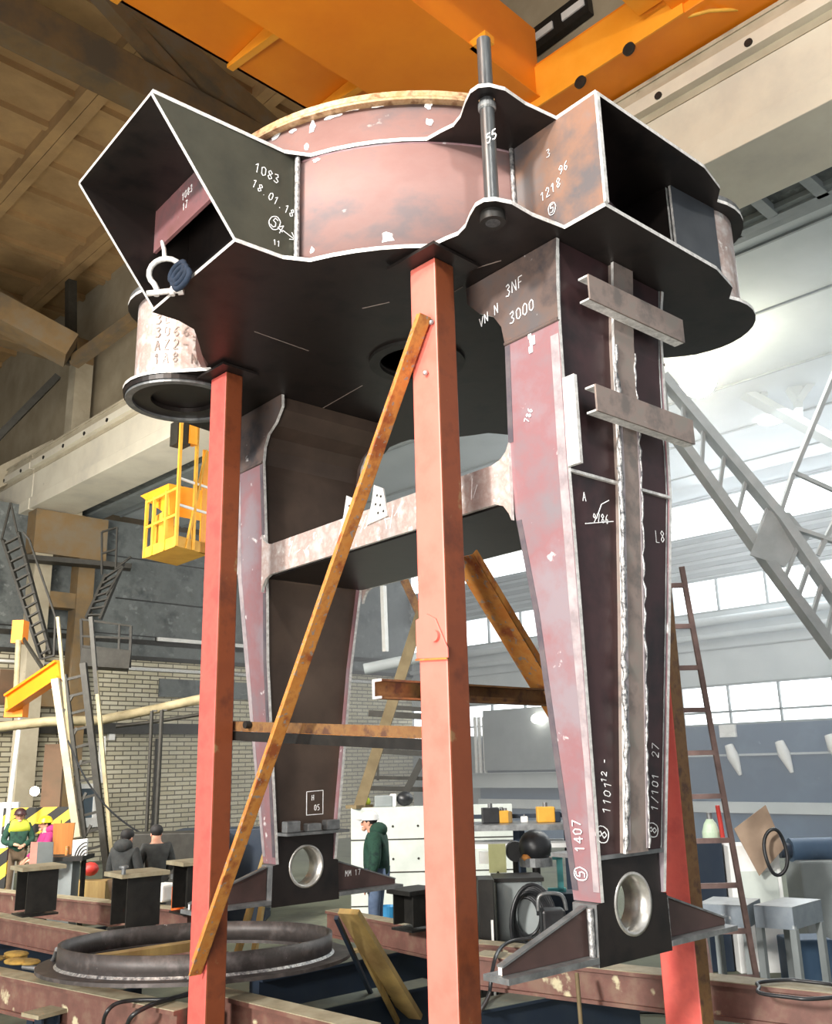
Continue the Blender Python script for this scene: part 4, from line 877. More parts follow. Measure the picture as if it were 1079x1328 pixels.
# ladder
b0 = atZ(990, 1316, 0.0); dN = 10.7; tp = atD(884, 735, 10.3); off = -RIGHT*.46
t = Thing('ladder', b0, 'rusty steel ladder leaning up beside the right red column', 'ladder')
b0.z = 0
t.part(MB().bar(b0, tp, .05, .05, 0, FWD), 'rail', M['lad']if 'lad' in M else M.setdefault('lad', mat('dusty_rust_ladder', '7d6660', '63504c', .7, .1, 6.0)))
t.part(MB().bar(b0+off, tp+off, .05, .05, 0, FWD), 'rail', M['lad'])
for k in range(1, 11): c = b0.lerp(tp, k*.0975-.02); t.part(MB().bar(c, c+off, .04, .05), 'rung', M['lad'])

# ================================================================== RIGHT: TABLES, CABINET, CYLINDER, WELDING SET
M['tabletop'] = mat('steel_table', 'b8bcbd', 'a2a7a9', .45, .3, 4.0); M['tableside'] = mat('blue_grey_table_side', '7d8790', '8e979f', .45, .3, 6.0, spots=('d5d8d8', 5, .66))
def table(fl, fr, bl, z, hh, label):
    A, Bq, Cq = atZ(*fl, z), atZ(*fr, z), atZ(*bl, z); ex_ = Bq-A; ey_ = Cq-A; Dq = A+ex_+ey_
    c = (A+Dq)/2; t = Thing('steel_table', (c.x, c.y, 0), label, 'table', 'box-topped steel tables')
    t.part(MB().prism([A, Bq, Dq, Cq], (0, 0, -hh), 1, 1), 'box_top', [M['tabletop'], M['tableside']])
    t.part(MB().prism([p_+Vector((0, 0, .004)) for p_ in (A, Bq, Dq, Cq)], (0, 0, -.008)), 'top_sheet', M['tabletop'])
    for f0, f1 in ((.06, .06), (.94, .06), (.06, .94), (.94, .94)):
        p_ = A+ex_*f0+ey_*f1; t.part(MB().span((p_.x-.035, p_.y-.035, 0), (p_.x+.035, p_.y+.035, z-hh)), 'leg', M['greypaint'])
    return t
table((977, 1174), (1027, 1177), (1016, 1164), .95, .22, 'grey box-topped steel table nearest the right edge')
table((905, 1172), (968, 1175), (925, 1163), .95, .22, 'grey box-topped steel table behind the ladder')
p = atD(972, 1135, 13); t = Thing('control_cabinet', (p.x, p.y, 0), 'off-white control cabinet under the tilted cardboard sheet', 'cabinet')
c0 = atD(948, 1098, 13); zt_ = atD(972, 1094, 13).z; rzc = YAW-PI/4
t.part(MB().box((p.x, p.y, zt_/2), (.62, .5, zt_), 0, rzc), 'body', M['white'], .01); t.part(MB().box(Vector((p.x, p.y, zt_*.62))-FWD*.255, (.5, .02, .5), 0, rzc), 'door', M['board'])
t.part(MB().box(Vector((p.x, p.y, zt_*.5))-FWD*.27-RIGHT*.1, (.14, .02, .03), 0, rzc), 'handle', M['blackst'])
cs = [atD(952, 1075, 12.6), atD(993, 1044, 12.6), atD(1017, 1100, 12.6), atD(985, 1136, 12.6)]
single(MB().prism(cs, FWD*.015), 'cardboard_sheet', M['card'], 'brown cardboard sheet tilted on top of the white cabinet', 'cardboard', cs[3])
p = atD(924, 1100, 13.2); t = Thing('gas_cylinder', (p.x, p.y, 0), 'pale green gas cylinder standing behind the ladder', 'gas cylinder'); zt_ = atD(924, 1060, 13.2).z
t.part(MB().lathe([(0, 0), (.11, 0), (.11, zt_-.18), (.08, zt_-.08), (.04, zt_-.02), (0, zt_-.02)], (p.x, p.y, 0), 20), 'body', M['bottle']); t.part(MB().cyl((p.x, p.y, zt_-.03), (p.x, p.y, zt_+.06), .035, n=12), 'valve', M['greyst'])
p = atD(934, 1080, 13.1); cable('gas_hose', smooth([Vector((p.x, p.y, 1.9)), Vector((p.x+.05, p.y, 1.4)), Vector((p.x, p.y+.05, .9)), Vector((p.x+.1, p.y, .03))]), .03, 'red hose hanging beside the pale green gas cylinder', 'hose', M['red'])
p = atD(908, 1130, 12.9); single(MB().box((p.x, p.y, .75), (.5, .4, 1.5), 0, rzc), 'tool_cabinet', M['bluebeam'], 'dark cabinet behind the ladder left of the white cabinet', 'cabinet', (p.x, p.y, 0), None, .01)
p = atD(1006, 1105, 12.4); q = p.copy(); mb = MB()
mb.tube([p+RIGHT*(.13*math.cos(x))+Vector((0, 0, .26*math.sin(x)))+FWD*(.02*math.sin(3*x)) for x in np.linspace(0, 2*PI, 28)], .022, 8)
single(mb, 'cable_loop', M['rubber'], 'black cable loop hung on the white cabinet below the cardboard', 'cable', p)
# vise-like machine and base behind the tables
p = atD(1062, 1140, 14.8); t = Thing('bench_machine', (p.x, p.y, 0), 'blue grey machine behind the right table at the right edge', 'machine')
t.part(MB().box((p.x, p.y, .55), (.7, .6, 1.1), 0, rzc), 'base', M['greypaint'], .03); t.part(MB().cyl(Vector((p.x, p.y, 1.22))-RIGHT*.35, Vector((p.x, p.y, 1.22))+RIGHT*.3, .16, n=20), 'spindle', M['bluepanel']); t.part(MB().cyl(Vector((p.x, p.y, 1.22))-RIGHT*.5, Vector((p.x, p.y, 1.22))-RIGHT*.35, .10, n=16), 'chuck', M['bluebeam'])
p = atD(1040, 1195, 12.4); single(MB().box((p.x, p.y, .24), (.5, .4, .48), 0, rzc), 'metal_box', M['bluepanel'], 'blue grey metal box on the floor behind the right table legs', 'box', (p.x, p.y, 0), None, .02)
c = atZ(1035, 1285, .80); cable('cable_coil', [Vector((c.x, c.y, .80))+RIGHT*(.30*math.cos(x)+.03*math.sin(5*x))+Vector((0, 0, .012))+FWD*(.30*math.sin(x)) for x in np.linspace(0, 5.6, 40)], .014, 'grey cable coiled on the long reddish beam at the right', 'cable', M['rubber'])
p = atZ(935, 1262, 0); mb = MB(); r_ = random.Random(4)
for k, lb in enumerate(('pale scrap strip lying on the floor at the foot of the ladder', 'second pale scrap strip crossing it at the ladder foot')):
    a = atZ(915+k*8, 1290-k*6, .03+.04*k); b = atZ(985, 1262+k*14, .05+.04*k); single(MB().bar(a, b, .06, .03), 'scrap_strip', M['greyst'], lb, 'scrap', a)
for k, (a_, b_) in enumerate((((990, 1232), (1079, 1215)), ((1000, 1246), (1090, 1240)), ((930, 1225), (1000, 1242)), ((1020, 1222), (1085, 1254)))):
    a = atZ(*a_, .05); b = atZ(*b_, .05); single(MB().bar(a, b, .09, .1), 'steel_offcut', M['greyst'], ('upper', 'lower', 'left', 'slanting')[k]+' grey steel offcut on the floor under the tables at the right', 'offcut', a, 'steel offcuts on the floor')
# long white smears on the blue panels, built as tapered tubes
for k, (x, y) in enumerate(((951, 982), (1017, 978), (1082, 970))):
    p = atX(x, y, XR-.1); single(MB().tube([p+Vector((0, .1, .35)), p, p+Vector((0, -.16, -.5))], [.12, .17, .05], 10), 'white_wall_shape', M['white'], ('left', 'middle', 'right')[k]+' one of the three long white smears on the blue panels', 'lamp', p, 'long white wall smears')
p = atX(944, 948, XR-.1); single(MB().box(p, (.1, .5, .35)), 'bracket', M['white'], 'small white bracket on top of the blue panels beside the ladder', 'bracket', p)

# welding area between the middle column and the near leg
p = atD(630, 1180, 11.0); zt_ = atD(630, 1138, 11.0).z
t = Thing('welding_cabinet', (p.x, p.y, 0), 'black cabinet with a white edge strip just right of the middle red column', 'cabinet')
t.part(MB().box((p.x, p.y, zt_/2), (.17, .4, zt_), 0, rzc), 'body', M['blackst'], .01); t.part(MB().box(Vector((p.x, p.y, zt_*.38))-FWD*.21+RIGHT*.05, (.025, .02, zt_*.6), 0, rzc), 'edge_strip', M['white'])
p = atD(672, 1180, 11.4); zt_ = atD(672, 1140, 11.4).z
t = Thing('welding_machine', (p.x, p.y, 0), 'grey welding machine box with black cable coiled over its front', 'welding machine')
t.part(MB().box((p.x, p.y, zt_/2), (.52, .5, zt_), 0, rzc), 'body', M['greypaint'], .02); t.part(MB().box((p.x, p.y, zt_+.02), (.56, .54, .04), 0, rzc), 'lid', M['blackst'])
mb0 = Vector((p.x, p.y, 0))-FWD*.30+RIGHT*.02
pts = []
for i in range(9*32):
    k = i/32; x = 2*PI*k; cz = zt_-.34-.012*k; rx = .13+.015*k; rz_ = .18+.03*k
    pts.append(mb0+RIGHT*(.04+rx*math.cos(x)+.008*k)+Vector((0, 0, cz+rz_*math.sin(x)))-FWD*(.02+.014*k+.02*math.sin(2*x+k)))
single(MB().tube(pts, .019, 8), 'welding_cable', M['rubber'], 'thick black welding cable coiled in many loops on the grey welding machine', 'cable', mb0+Vector((0, 0, zt_-.34)))
p = atD(717, 1194, 10.6); t = Thing('tool_case', (p.x, p.y, p.z-.2), 'black tool case with a carrying handle behind the near foot', 'case')
t.part(MB().box((p.x, p.y, (p.z+.12)/2), (.25, .25, p.z+.12), 0, rzc), 'body', M['rubber'], .03)
t.part(MB().tube(smooth([Vector((p.x, p.y, p.z+.1))-RIGHT*.15, Vector((p.x, p.y, p.z+.25))-RIGHT*.12, Vector((p.x, p.y, p.z+.25))+RIGHT*.10, Vector((p.x, p.y, p.z+.1))+RIGHT*.15]), .02, 8), 'handle', M['greyst'])
p = atD(645, 1113, 12); t = Thing('notice_board', (p.x, p.y, 0), 'pale yellow-green card on a stand over the welding cabinet', 'card'); t.part(MB().box(p, (.21, .02, .33), 0, rzc), 'card', M['note']); t.part(MB().bar((p.x, p.y, 0), (p.x, p.y, p.z-.15), .03, .03), 'stand', M['blackst'])
p = atD(628, 1112, 12.1); single(MB().box(p, (.12, .1, .14), 0, rzc), 'switch_box', M['white'], 'white switch box beside the pale yellow-green card', 'box', p)
p = atD(694, 1098, 12); t = Thing('extractor_drum', p, 'round black drum above the coiled welding cable', 'drum'); t.part(MB().sphere(p, .2, 0, 20), 'body', M['rubber']); t.part(MB().lathe([(.08, 0), (.20, 0), (.20, -.10), (.08, -.10)], p-Vector((0, 0, .12)), 20), 'collar', M['greyst']); t.part(MB().cyl((p.x, p.y, 0), (p.x, p.y, p.z-.2), .05, n=10), 'stand', M['blackst'])
p = atD(668, 1104, 12.2); t = Thing('black_reel', (p.x, p.y, 0), 'smaller black reel on a stand left of the round black drum', 'reel'); t.part(MB().cyl(p-FWD*.07, p+FWD*.07, .12, n=20), 'reel', M['rubber']); t.part(MB().bar((p.x, p.y, 0), (p.x, p.y, p.z), .05, .05), 'stand', M['blackst'])
p = atD(684, 1112, 11.9); single(MB().sphere(p, .07, 0, 8, (1.2, 1, .7)), 'copper_wire', M['rust'], 'copper coloured wire bundle under the round black drum', 'wire', p)
p = atD(720, 1133, 12.4); t = Thing('turquoise_bracket', (p.x, p.y, p.z-.35), 'turquoise painted C-shaped frame behind the near leg', 'frame')
for a_, b_ in (((-.1, .2), (.1, .2)), ((.06, .2), (.06, -.2)), ((-.1, -.2), (.12, -.2))): t.part(MB().bar(p+RIGHT*a_[0]+Vector((0, 0, a_[1])), p+RIGHT*b_[0]+Vector((0, 0, b_[1])), .07, .06, 0, FWD), 'bar', M['cyan'])
single(MB().box((p.x, p.y, (p.z-.21)/2), (.5, .4, p.z-.21), 0, rzc), 'blue_stand', M['bluebeam'], 'dark blue stand under the turquoise frame', 'stand', (p.x, p.y, 0))
t = Thing('workbench', atD(676, 1090, 14.5), 'long grey workbench with rails behind the welding area', 'bench'); q0 = atD(600, 1072, 14.5); q1 = atD(745, 1066, 14.5); zb_ = q0.z; q1.z = zb_
t.part(MB().bar(q0, q1, .9, .08), 'bench_top', M['greyst']); t.part(MB().bar(q0-Vector((0, 0, .25)), q1-Vector((0, 0, .25)), .8, .06), 'lower_rail', M['white'])
for f in (.05, .5, .95): c = q0.lerp(q1, f); t.part(MB().span((c.x-.06, c.y-.06, 0), (c.x+.06, c.y+.06, zb_-.04)), 'leg', M['bluebeam'])
t.part(MB().bar(q0+Vector((0, 0, .12))+FWD*.3, q1+Vector((0, 0, .12))+FWD*.3, .06, .06), 'guide_rail', M['bluebeam'])
for (x, y, s, m, nm, lb, ct) in ((707, 1050, .20, 'yellow', 'clamp_block', 'larger yellow clamp block at the right end of the workbench', 'clamp'), (651, 1066, .16, 'yellow', 'clamp_block', 'smaller yellow clamp wedge near the left end of the workbench', 'clamp'), (655, 1050, .15, 'wood', 'parts_box', 'tan parts box standing on the workbench', 'box'), (679, 1044, .08, 'white', 'spray_can', 'small white can above the workbench', 'can'), (636, 1060, .20, 'rubber', 'black_motor', 'black motor on the left end of the workbench', 'motor'), (717, 1036, .14, 'bluebeam', 'blue_box', 'small dark blue box behind the yellow clamp block', 'box')):
    p = atD(x, y, 14.5); zg_ = p.z; p.z = zb_+.04+s*.55
    t = Thing(nm, p-Vector((0, 0, s/2)), lb, ct); b_ = t.part(MB().box(p, (s*1.3, s, s*1.1), 0, rzc), 'body', M[m], .015)
    t.part(MB().cyl(p+Vector((0, 0, s*.5)), p+Vector((0, 0, s*.85)), s*.18, n=10), 'knob', M['greyst'])
# light grey pipes and shelf on the wall right of the middle column
for k, x in enumerate((616, 621, 627)):
    a = atX(x, 930, XR-.2); b = atX(x, 1003, XR-.2); single(MB().cyl(a, Vector((a.x, a.y, b.z)), .07, n=10), 'conduit', M['white'], ('left', 'middle', 'right')[k]+' one of three white conduits on the wall right of the middle red column', 'conduit', b, 'white wall conduits')
a, b = atX(612, 1012, XR-.5), atX(735, 1006, XR-.5); single(MB().channel(a, Vector((b.x, b.y, a.z)), .5, .2, .03, 0), 'wall_shelf', M['lightgrey'], 'long grey channel shelf along the wall above the workbench', 'shelf', a)
a, b = atX(627, 922, XR-.3), atX(724, 998, XR-.3); single(MB().span((XR-.35, b.y, b.z), (XR-.2, a.y, a.z)), 'wall_panel', M['greypaint'], 'large grey door-like panel on the wall behind the near leg', 'panel', (XR, a.y, b.z))
p = atX(698, 932, XR-.5); single(MB().sphere(p, .22, 0, 12, (1, 1.2, .8)), 'white_wall_shape', M['lampw'], 'small white lamp high on the large grey wall panel', 'lamp', p)

cable('air_hose', smooth([atZ(690, 1216, .8), atZ(660, 1222, .78), atZ(645, 1236, .82), atZ(638, 1262, .70), atZ(634, 1290, .55), atZ(622, 1312, .52)]), .018, 'grey hose trailing from the welding area over the long reddish beam', 'hose', M['rubber'])
a = atZ(748, 1262, .80); b = atZ(752, 1332, .0); single(MB().tube([a, Vector((a.x-.12, a.y-.10, .45)), Vector((a.x-.14, a.y-.12, 0))], .018, 8), 'hanging_cord', M['tanst'], 'thin cord hanging down from the long reddish beam below the near foot', 'cord', a)
for k, (a_, b_, lb) in enumerate((((812, 1298), (880, 1318), 'black cable on the floor right of the dark blue girder, upper one'), ((812, 1312), (885, 1316), 'black cable on the floor right of the dark blue girder, lower one'))):
    a = atZ(*a_, .03); b = atZ(*b_, .03); cable('floor_cable', smooth([a, a.lerp(b, .5)+Vector((.08, -.05, 0)), b]), .02, lb, 'cable')
# between the far leg and the middle column
t = Thing('concrete_block_wall', atD(530, 1110, 17.5), 'pale grey board wall with rows of small bolt holes behind the person in the white helmet', 'partition')
a = atD(455, 1048, 17.5); zt_ = a.z; a.z = 0; b = a+RIGHT*2.9
t.part(MB().prism([a, b, b+FWD*.3, a+FWD*.3], (0, 0, zt_)), 'board', M['board'])
for k in range(1, 4): t.part(MB().bar(a-FWD*.004+Vector((0, 0, zt_-.55*k)), b-FWD*.004+Vector((0, 0, zt_-.55*k)), .01, .02, 0), 'joint', M['dkmetal'])
for i in range(6):
    for j in range(3): c = a+RIGHT*(.3+i*.45)+Vector((0, 0, zt_-.33-j*.55)); t.part(MB().cyl(c-FWD*.006, c, .022, n=8), 'bolt_hole', M['dkmetal'])
for (x, y, w_, h_, m, nm, lb, ct) in ((525, 1037, .32, .26, 'rubber', 'tool_bag', 'black bag lying on top of the pale board wall', 'bag'), (498, 1040, .34, .2, 'greypaint', 'metal_box', 'grey metal box on top of the pale board wall left of the black bag', 'box'), (510, 1036, .12, .22, 'white', 'white_box', 'small white box on the pale board wall beside the black bag', 'box')):
    p = atD(x, y, 17.7); p.z = zt_+h_/2
    if nm == 'tool_bag': single(MB().sphere(p, .5, 0, 14, (w_, .3, h_)), nm, M[m], lb, ct, p)
    else: single(MB().box(p, (w_, .25, h_), 0, rzc), nm, M[m], lb, ct, p, None, .02)
p = atD(474, 1048, 17.7); p.z = zt_+.09; single(MB().sphere(p, .1, 0, 8), 'green_lump', M['hivis'], 'small yellow-green bundle on the board wall behind the white helmet', 'bundle', p)
t = Thing('pipe_rack', atD(515, 1010, 19), 'dark steel rack of bars on the brick wall left of the middle red column', 'rack')
for a_, b_, w_ in (((490, 974), (560, 978), .10), ((476, 1008), (560, 1010), .07), ((490, 974), (490, 1012), .05), ((470, 1022), (560, 1024), .09), ((548, 985), (525, 1030), .14), ((478, 925), (560, 930), .12), ((506, 917), (560, 921), .08)):
    t.part(MB().bar(atD(*a_, 19), atD(*b_, 19), w_, w_, 0, FWD), 'bar', M['dkmetal'])
a = atD(497, 760, 24); b = atD(500, 845, 24); single(MB().bar(a, b, .12, .12), 'downpipe', M['white'], 'white vertical pipe on the grey wall left of the middle red column', 'pipe', b)
a, b = atD(472, 868, 23), atD(548, 852, 23); single(MB().tube([a, b], .14, 10), 'wall_pipe', M['lightgrey'], 'pale lagged pipe on the wall left of the middle red column', 'pipe', a)
p = atZ(505, 1192, .1) if False else atD(504, 1188, 13.6); t = Thing('bucket', (p.x, p.y, 0), 'blue bucket on a stand behind the far foot', 'bucket'); t.part(MB().lathe([(0, p.z-.12), (.10, p.z-.12), (.13, p.z+.13), (.12, p.z+.13), (.09, p.z-.10), (0, p.z-.10)], (p.x, p.y, 0), 20), 'pail', M['bluep']); t.part(MB().box((p.x, p.y, (p.z-.12)/2), (.3, .3, max(.02, p.z-.12)), 0, rzc), 'stand', M['greyst'])

# ================================================================== LEFT: STAIRS, LADDER MAST, JIB, PIPES, CRANE CAGE
DK = M['dkmetal']
def stair(S1, S2, d, n, label, w=.06, off=None):
    A = [atD(*p_, d) for p_ in S1]; Bv = [atD(*p_, d) for p_ in S2]
    t = Thing('metal_stair', min(A+Bv, key=lambda q_: q_.z), label, 'stair', 'dark metal stairs by the far wall')
    t.part(MB().bar(A[0], A[1], w, .16, 0, FWD), 'stringer', DK); t.part(MB().bar(Bv[0], Bv[1], w, .16, 0, FWD), 'stringer', DK)
    for k in range(n): f = (k+.5)/n; t.part(MB().bar(A[0].lerp(A[1], f), Bv[0].lerp(Bv[1], f), .22, .04, 0), 'tread', DK)
    return t, A, Bv
st1, A1, B1 = stair(((4, 700), (54, 855)), ((24, 690), (66, 848)), 23.5, 13, 'steep dark metal stair at the left edge in front of the concrete column')
for a_, b_ in (((2, 700), (14, 652)), ((14, 652), (22, 690)), ((38, 700), (72, 800)), ((38, 700), (30, 690)), ((72, 800), (70, 850)), ((54, 855), (70, 850))): st1.part(MB().bar(atD(*a_, 23.4), atD(*b_, 23.4), .04, .05, 0, FWD), 'handrail', DK)
st2, A2, B2 = stair(((138, 745), (112, 802)), ((160, 730), (130, 803)), 24.5, 7, 'short dark metal stair climbing to the ledge right of the concrete column')
for a_, b_ in (((132, 745), (132, 690)), ((132, 690), (152, 684)), ((152, 684), (150, 738)), ((132, 718), (152, 712)), ((150, 738), (170, 722)), ((138, 772), (160, 735))): st2.part(MB().bar(atD(*a_, 24.4), atD(*b_, 24.4), .04, .06, 0, FWD), 'handrail', DK)
t = Thing('gantry_platform', atD(138, 865, 24), 'dark railed metal platform above the brick wall left of the red column', 'platform')
for a_, b_, w_ in (((105, 803), (170, 812), .05), ((105, 803), (107, 865), .06), ((170, 812), (168, 866), .06), ((106, 838), (169, 845), .06), ((118, 804), (120, 845), .05), ((155, 810), (154, 846), .05), ((107, 825), (169, 828), .05)): t.part(MB().bar(atD(*a_, 24), atD(*b_, 24), w_, w_, 0, FWD), 'rail', DK)
a = atD(105, 854, 24); b = atD(168, 858, 24); t.part(MB().bar(a, b, .8, .42, 0), 'floor_skirt', DK)
t = Thing('platform_ledge', atD(60, 735, 25.6), 'dark ledge carried on the concrete column below its head', 'ledge'); t.part(MB().bar(atD(32, 724, 27.6), atD(170, 736, 27.6), .5, .14, 0), 'slab', DK)
# ladder mast
t = Thing('ladder_mast', atD(110, 1110, 20), 'tall dark ladder mast with slanting posts in front of the brick wall', 'mast')
for a_, b_, w_, m in (((72, 880), (101, 1085), .14, 'conc'), ((84, 875), (110, 1085), .08, 'dkmetal'), ((108, 860), (139, 1130), .12, 'dkmetal'), ((124, 870), (146, 1120), .07, 'pipeg'), ((75, 800), (95, 1020), .06, 'pipeg'), ((118, 800), (126, 900), .08, 'dkmetal')):
    q_ = atD(*b_, 20); t.part(MB().bar(atD(*a_, 20), q_, w_, w_, 0, FWD), 'post', M[m])
a_ = atD(139, 1130, 20); t.part(MB().bar(Vector((a_.x, a_.y, 0)), a_, .12, .12), 'post', DK)
for k in range(11):
    y = 875+k*22; t.part(MB().bar(atD(80+k*2.9, y+8, 20), atD(112+k*2.6, y, 20), .05, .05, 0, FWD), 'rung', DK)
for k in range(5): y = 900+k*42; t.part(MB().bar(atD(82+k*6, y+24, 20), atD(94+k*6, y+2, 20), .05, .05, 0, FWD), 'brace', DK)
# jib
t = Thing('jib_crane', atD(26, 905, 22), 'orange wall jib arm on the concrete column at the left edge', 'jib crane')
t.part(MB().ibeam(atD(12, 912, 22), atD(78, 868, 20.6), .40, .22, .08, .05, 0), 'arm', M['orange']); t.part(MB().box(atD(26, 820, 22.2), (.25, .3, .5), 0, rzc), 'upper_bracket', M['orange'])
t.part(MB().bar(atD(30, 828, 22.1), atD(56, 868, 21), .06, .06), 'tie_rod', DK); t.part(MB().box(atD(22, 915, 22.1), (.4, .3, .5), 0, rzc), 'lower_bracket', M['orange']); t.part(MB().cyl(atD(24, 830, 22), atD(20, 915, 22), .06, n=10), 'pivot_post', M['pipeg'])
# pipes
for k, (P_, r_, m, lb) in enumerate((([(-10, 944), (60, 936), (130, 934), (200, 920), (275, 903)], .10, 'pipeg', 'thick dusty pipe running in the air from the left edge behind the red column'), ([(110, 940), (180, 922), (275, 908)], .06, 'pipeg', 'thinner dusty pipe just below the thick one, by the ladder mast'), ([(150, 942), (200, 936), (275, 924)], .04, 'dkmetal', 'thin dark pipe under the two dusty ones left of the red column'))):
    single(MB().tube([atD(*q_, 21) for q_ in P_], r_, 8), 'pipe', M[m], lb, 'pipe', atD(*P_[0], 21))
for k, (a_, b_, w_, lb) in enumerate((((197, 922), (190, 1090), .06, 'left one of two dark poles hanging from the pipes by the gate'), ((210, 921), (201, 1100), .07, 'right one of two dark poles hanging from the pipes by the gate'))):
    a = atD(*a_, 19); b = atD(*b_, 19); t = Thing('pole', (b.x, b.y, 0), lb, 'pole'); t.part(MB().cyl(a, Vector((b.x, b.y, 0)), w_*.6, n=8), 'shaft', DK); t.part(MB().bar(a, a+RIGHT*.1, .03, .03), 'bracket', DK)
cable('steel_wire', smooth([atD(88, 960, 19.5), atD(110, 1008, 19.5), atD(140, 1048, 19.5), atD(172, 1074, 19.5), atD(196, 1086, 19.5)]), .018, 'dark wire sagging down from the ladder mast to the gate', 'wire')
a = atD(133, 955, 20.5); b = atD(131, 1015, 20.5); single(MB().bar(a, b, .1, .1), 'white_conduit', M['white'], 'white vertical conduit on the brick wall by the ladder mast', 'conduit', b)
a = atD(30, 900, 22.6); b = atD(8, 1045, 22.6); b.z = 0; single(MB().cyl(a, b, .05, n=8), 'downpipe', M['white'], 'thin white downpipe beside the concrete column at the left', 'pipe', b)
# hazard boards, lamp by the wall, boxes and bench machines
t = Thing('hazard_board', atD(52, 1075, 23), 'yellow and black striped barrier board behind the people at the left', 'barrier'); c = atD(48, 1064, 23)
t.part(MB().box(c, (1.5, .06, .55), 0, rzc), 'board', M['hazard']); 
for s in (-.55, .55): q_ = c+RIGHT*s; t.part(MB().bar((q_.x, q_.y, 0), (q_.x, q_.y, c.z), .06, .06), 'post', DK)
hp0 = atD(0, 1100, 19); hz_ = hp0.z; single(MB().box((hp0.x, hp0.y, hz_/2), (.3, .05, hz_), 0, rzc), 'hazard_post', M['hazard'], 'yellow and black striped post at the left edge', 'post', (hp0.x, hp0.y, 0))
p = atD(45, 1026, 25); t = Thing('work_lamp', p, 'small glaring lamp on the brick wall above the people', 'lamp'); t.part(MB().sphere(p, .11, 0, 12), 'bulb', M['lamp']); t.part(MB().box(p+FWD*.2, (.1, .3, .1), 0, rzc), 'bracket', DK)
t = Thing('brown_door', (0, 0, 0), 'narrow brown post panel on the brick wall beside the lamp', 'panel'); a = atD(72, 965, 24); b = atD(82, 1060, 24); t.part(MB().bar(Vector((a.x, a.y, 0)), Vector((a.x, a.y, a.z)), .45, .12, 0, FWD), 'panel', M['gate'])
p = atD(2, 1075, 23.5); single(MB().box((p.x, p.y, .95), (.7, .1, 1.9), 0, rzc), 'white_door_panel', M['white'], 'bright white panel at the left edge behind the people', 'panel', (p.x, p.y, 0))
p = atD(82, 1088, 17.5); t = Thing('plywood_sheet', (p.x, p.y, p.z-.3), 'orange brown plywood sheet standing upright on the saw bench', 'plywood'); t.part(MB().prism([atD(68, 1108, 17.5), atD(92, 1108, 17.5), atD(97, 1067, 17.5), atD(69, 1068, 17.5)], FWD*.03), 'sheet', M['ply'])
p = atD(52, 1108, 17.2); t = Thing('sheet_metal_box', (p.x, p.y, p.z-.25), 'sheet metal box with one pinkish side in front of the people', 'box')
A_, B_, C_, D_ = atD(37, 1124, 17), atD(47, 1124, 17), atD(49, 1092, 17), atD(40, 1092, 17); t.part(MB().prism([A_, B_, C_, D_], FWD*.02), 'pink_side', M['pinkgrey'])
A_, B_, C_, D_ = atD(47, 1124, 17), atD(68, 1120, 17.1), atD(69, 1092, 17.1), atD(49, 1092, 17); t.part(MB().prism([A_, B_, C_, D_], FWD*.02), 'grey_side', M['greypaint'])
t = Thing('saw_bench', atD(88, 1160, 17.4), 'dark machine bench carrying the plywood sheet at the left', 'bench'); c = atD(86, 1112, 17.5)
t.part(MB().box((c.x, c.y, c.z), (.75, .6, .07), 0, rzc), 'bench_top', M['blackst']); t.part(MB().box((c.x, c.y, c.z/2), (.35, .35, c.z), 0, rzc), 'pedestal', M['greypaint'])
for s in (-.3, .3): q_ = c+RIGHT*s; t.part(MB().bar((q_.x, q_.y, 0), (q_.x, q_.y, c.z), .06, .06), 'leg', M['blackst'])
t.part(MB().cyl(Vector((c.x, c.y, c.z-.2))-FWD*.3-RIGHT*.12, Vector((c.x, c.y, c.z-.2))-FWD*.2-RIGHT*.12, .08, n=12), 'hand_wheel', M['greyst']); t.part(MB().cyl((c.x, c.y, c.z), (c.x, c.y, c.z+.18), .03, n=8), 'spindle', M['rust'])
p = atD(103, 1101, 17.3); t = Thing('blade_guard', (p.x, p.y, p.z-.15), 'white curved guard with dark arcs beside the plywood sheet', 'guard'); t.part(MB().prism([p+RIGHT*(-.12)+Vector((0, 0, -.16)), p+RIGHT*.12+Vector((0, 0, -.16)), p+RIGHT*.12+Vector((0, 0, .16)), p+RIGHT*(-.12)+Vector((0, 0, .14))], FWD*.06), 'plate', M['white'])
for k in range(4): t.part(MB().tube([p-FWD*.01+RIGHT*(.12-(.07+.04*k)*math.cos(x))+Vector((0, 0, -.16+(.10+.055*k)*math.sin(x))) for x in np.linspace(0, PI/2, 8)], .008, 5), 'arc', M['blackst'])
p = atD(117, 1127, 18.6); single(MB().sphere(p, .15, 0, 12, (1, 1, .8)), 'red_motor', M['red'], 'small red motor between the ladder mast feet', 'motor', p)
p = atD(120, 1142, 18.6); single(MB().box((p.x, p.y, (p.z-.03)/2+.02), (.6, .4, max(.1, p.z)), 0, rzc), 'timber_stack', M['wood'], 'low timber stack under the small red motor', 'timber', (p.x, p.y, 0))
p = atD(222, 1128, 17); single(MB().box((p.x, p.y, .75), (1.6, .6, 1.5), 0, rzc), 'steel_bin', M['dkmetal'], 'dark steel bin in front of the brown gate', 'bin', (p.x, p.y, 0), None, .02)
p = atD(290, 1100, 17.5); single(MB().box((p.x, p.y, .75), (1.6, .6, 1.5), 0, rzc), 'steel_bin', M['bluebeam'], 'dark blue bin between the left red column and the far leg', 'bin', (p.x, p.y, 0), None, .02)
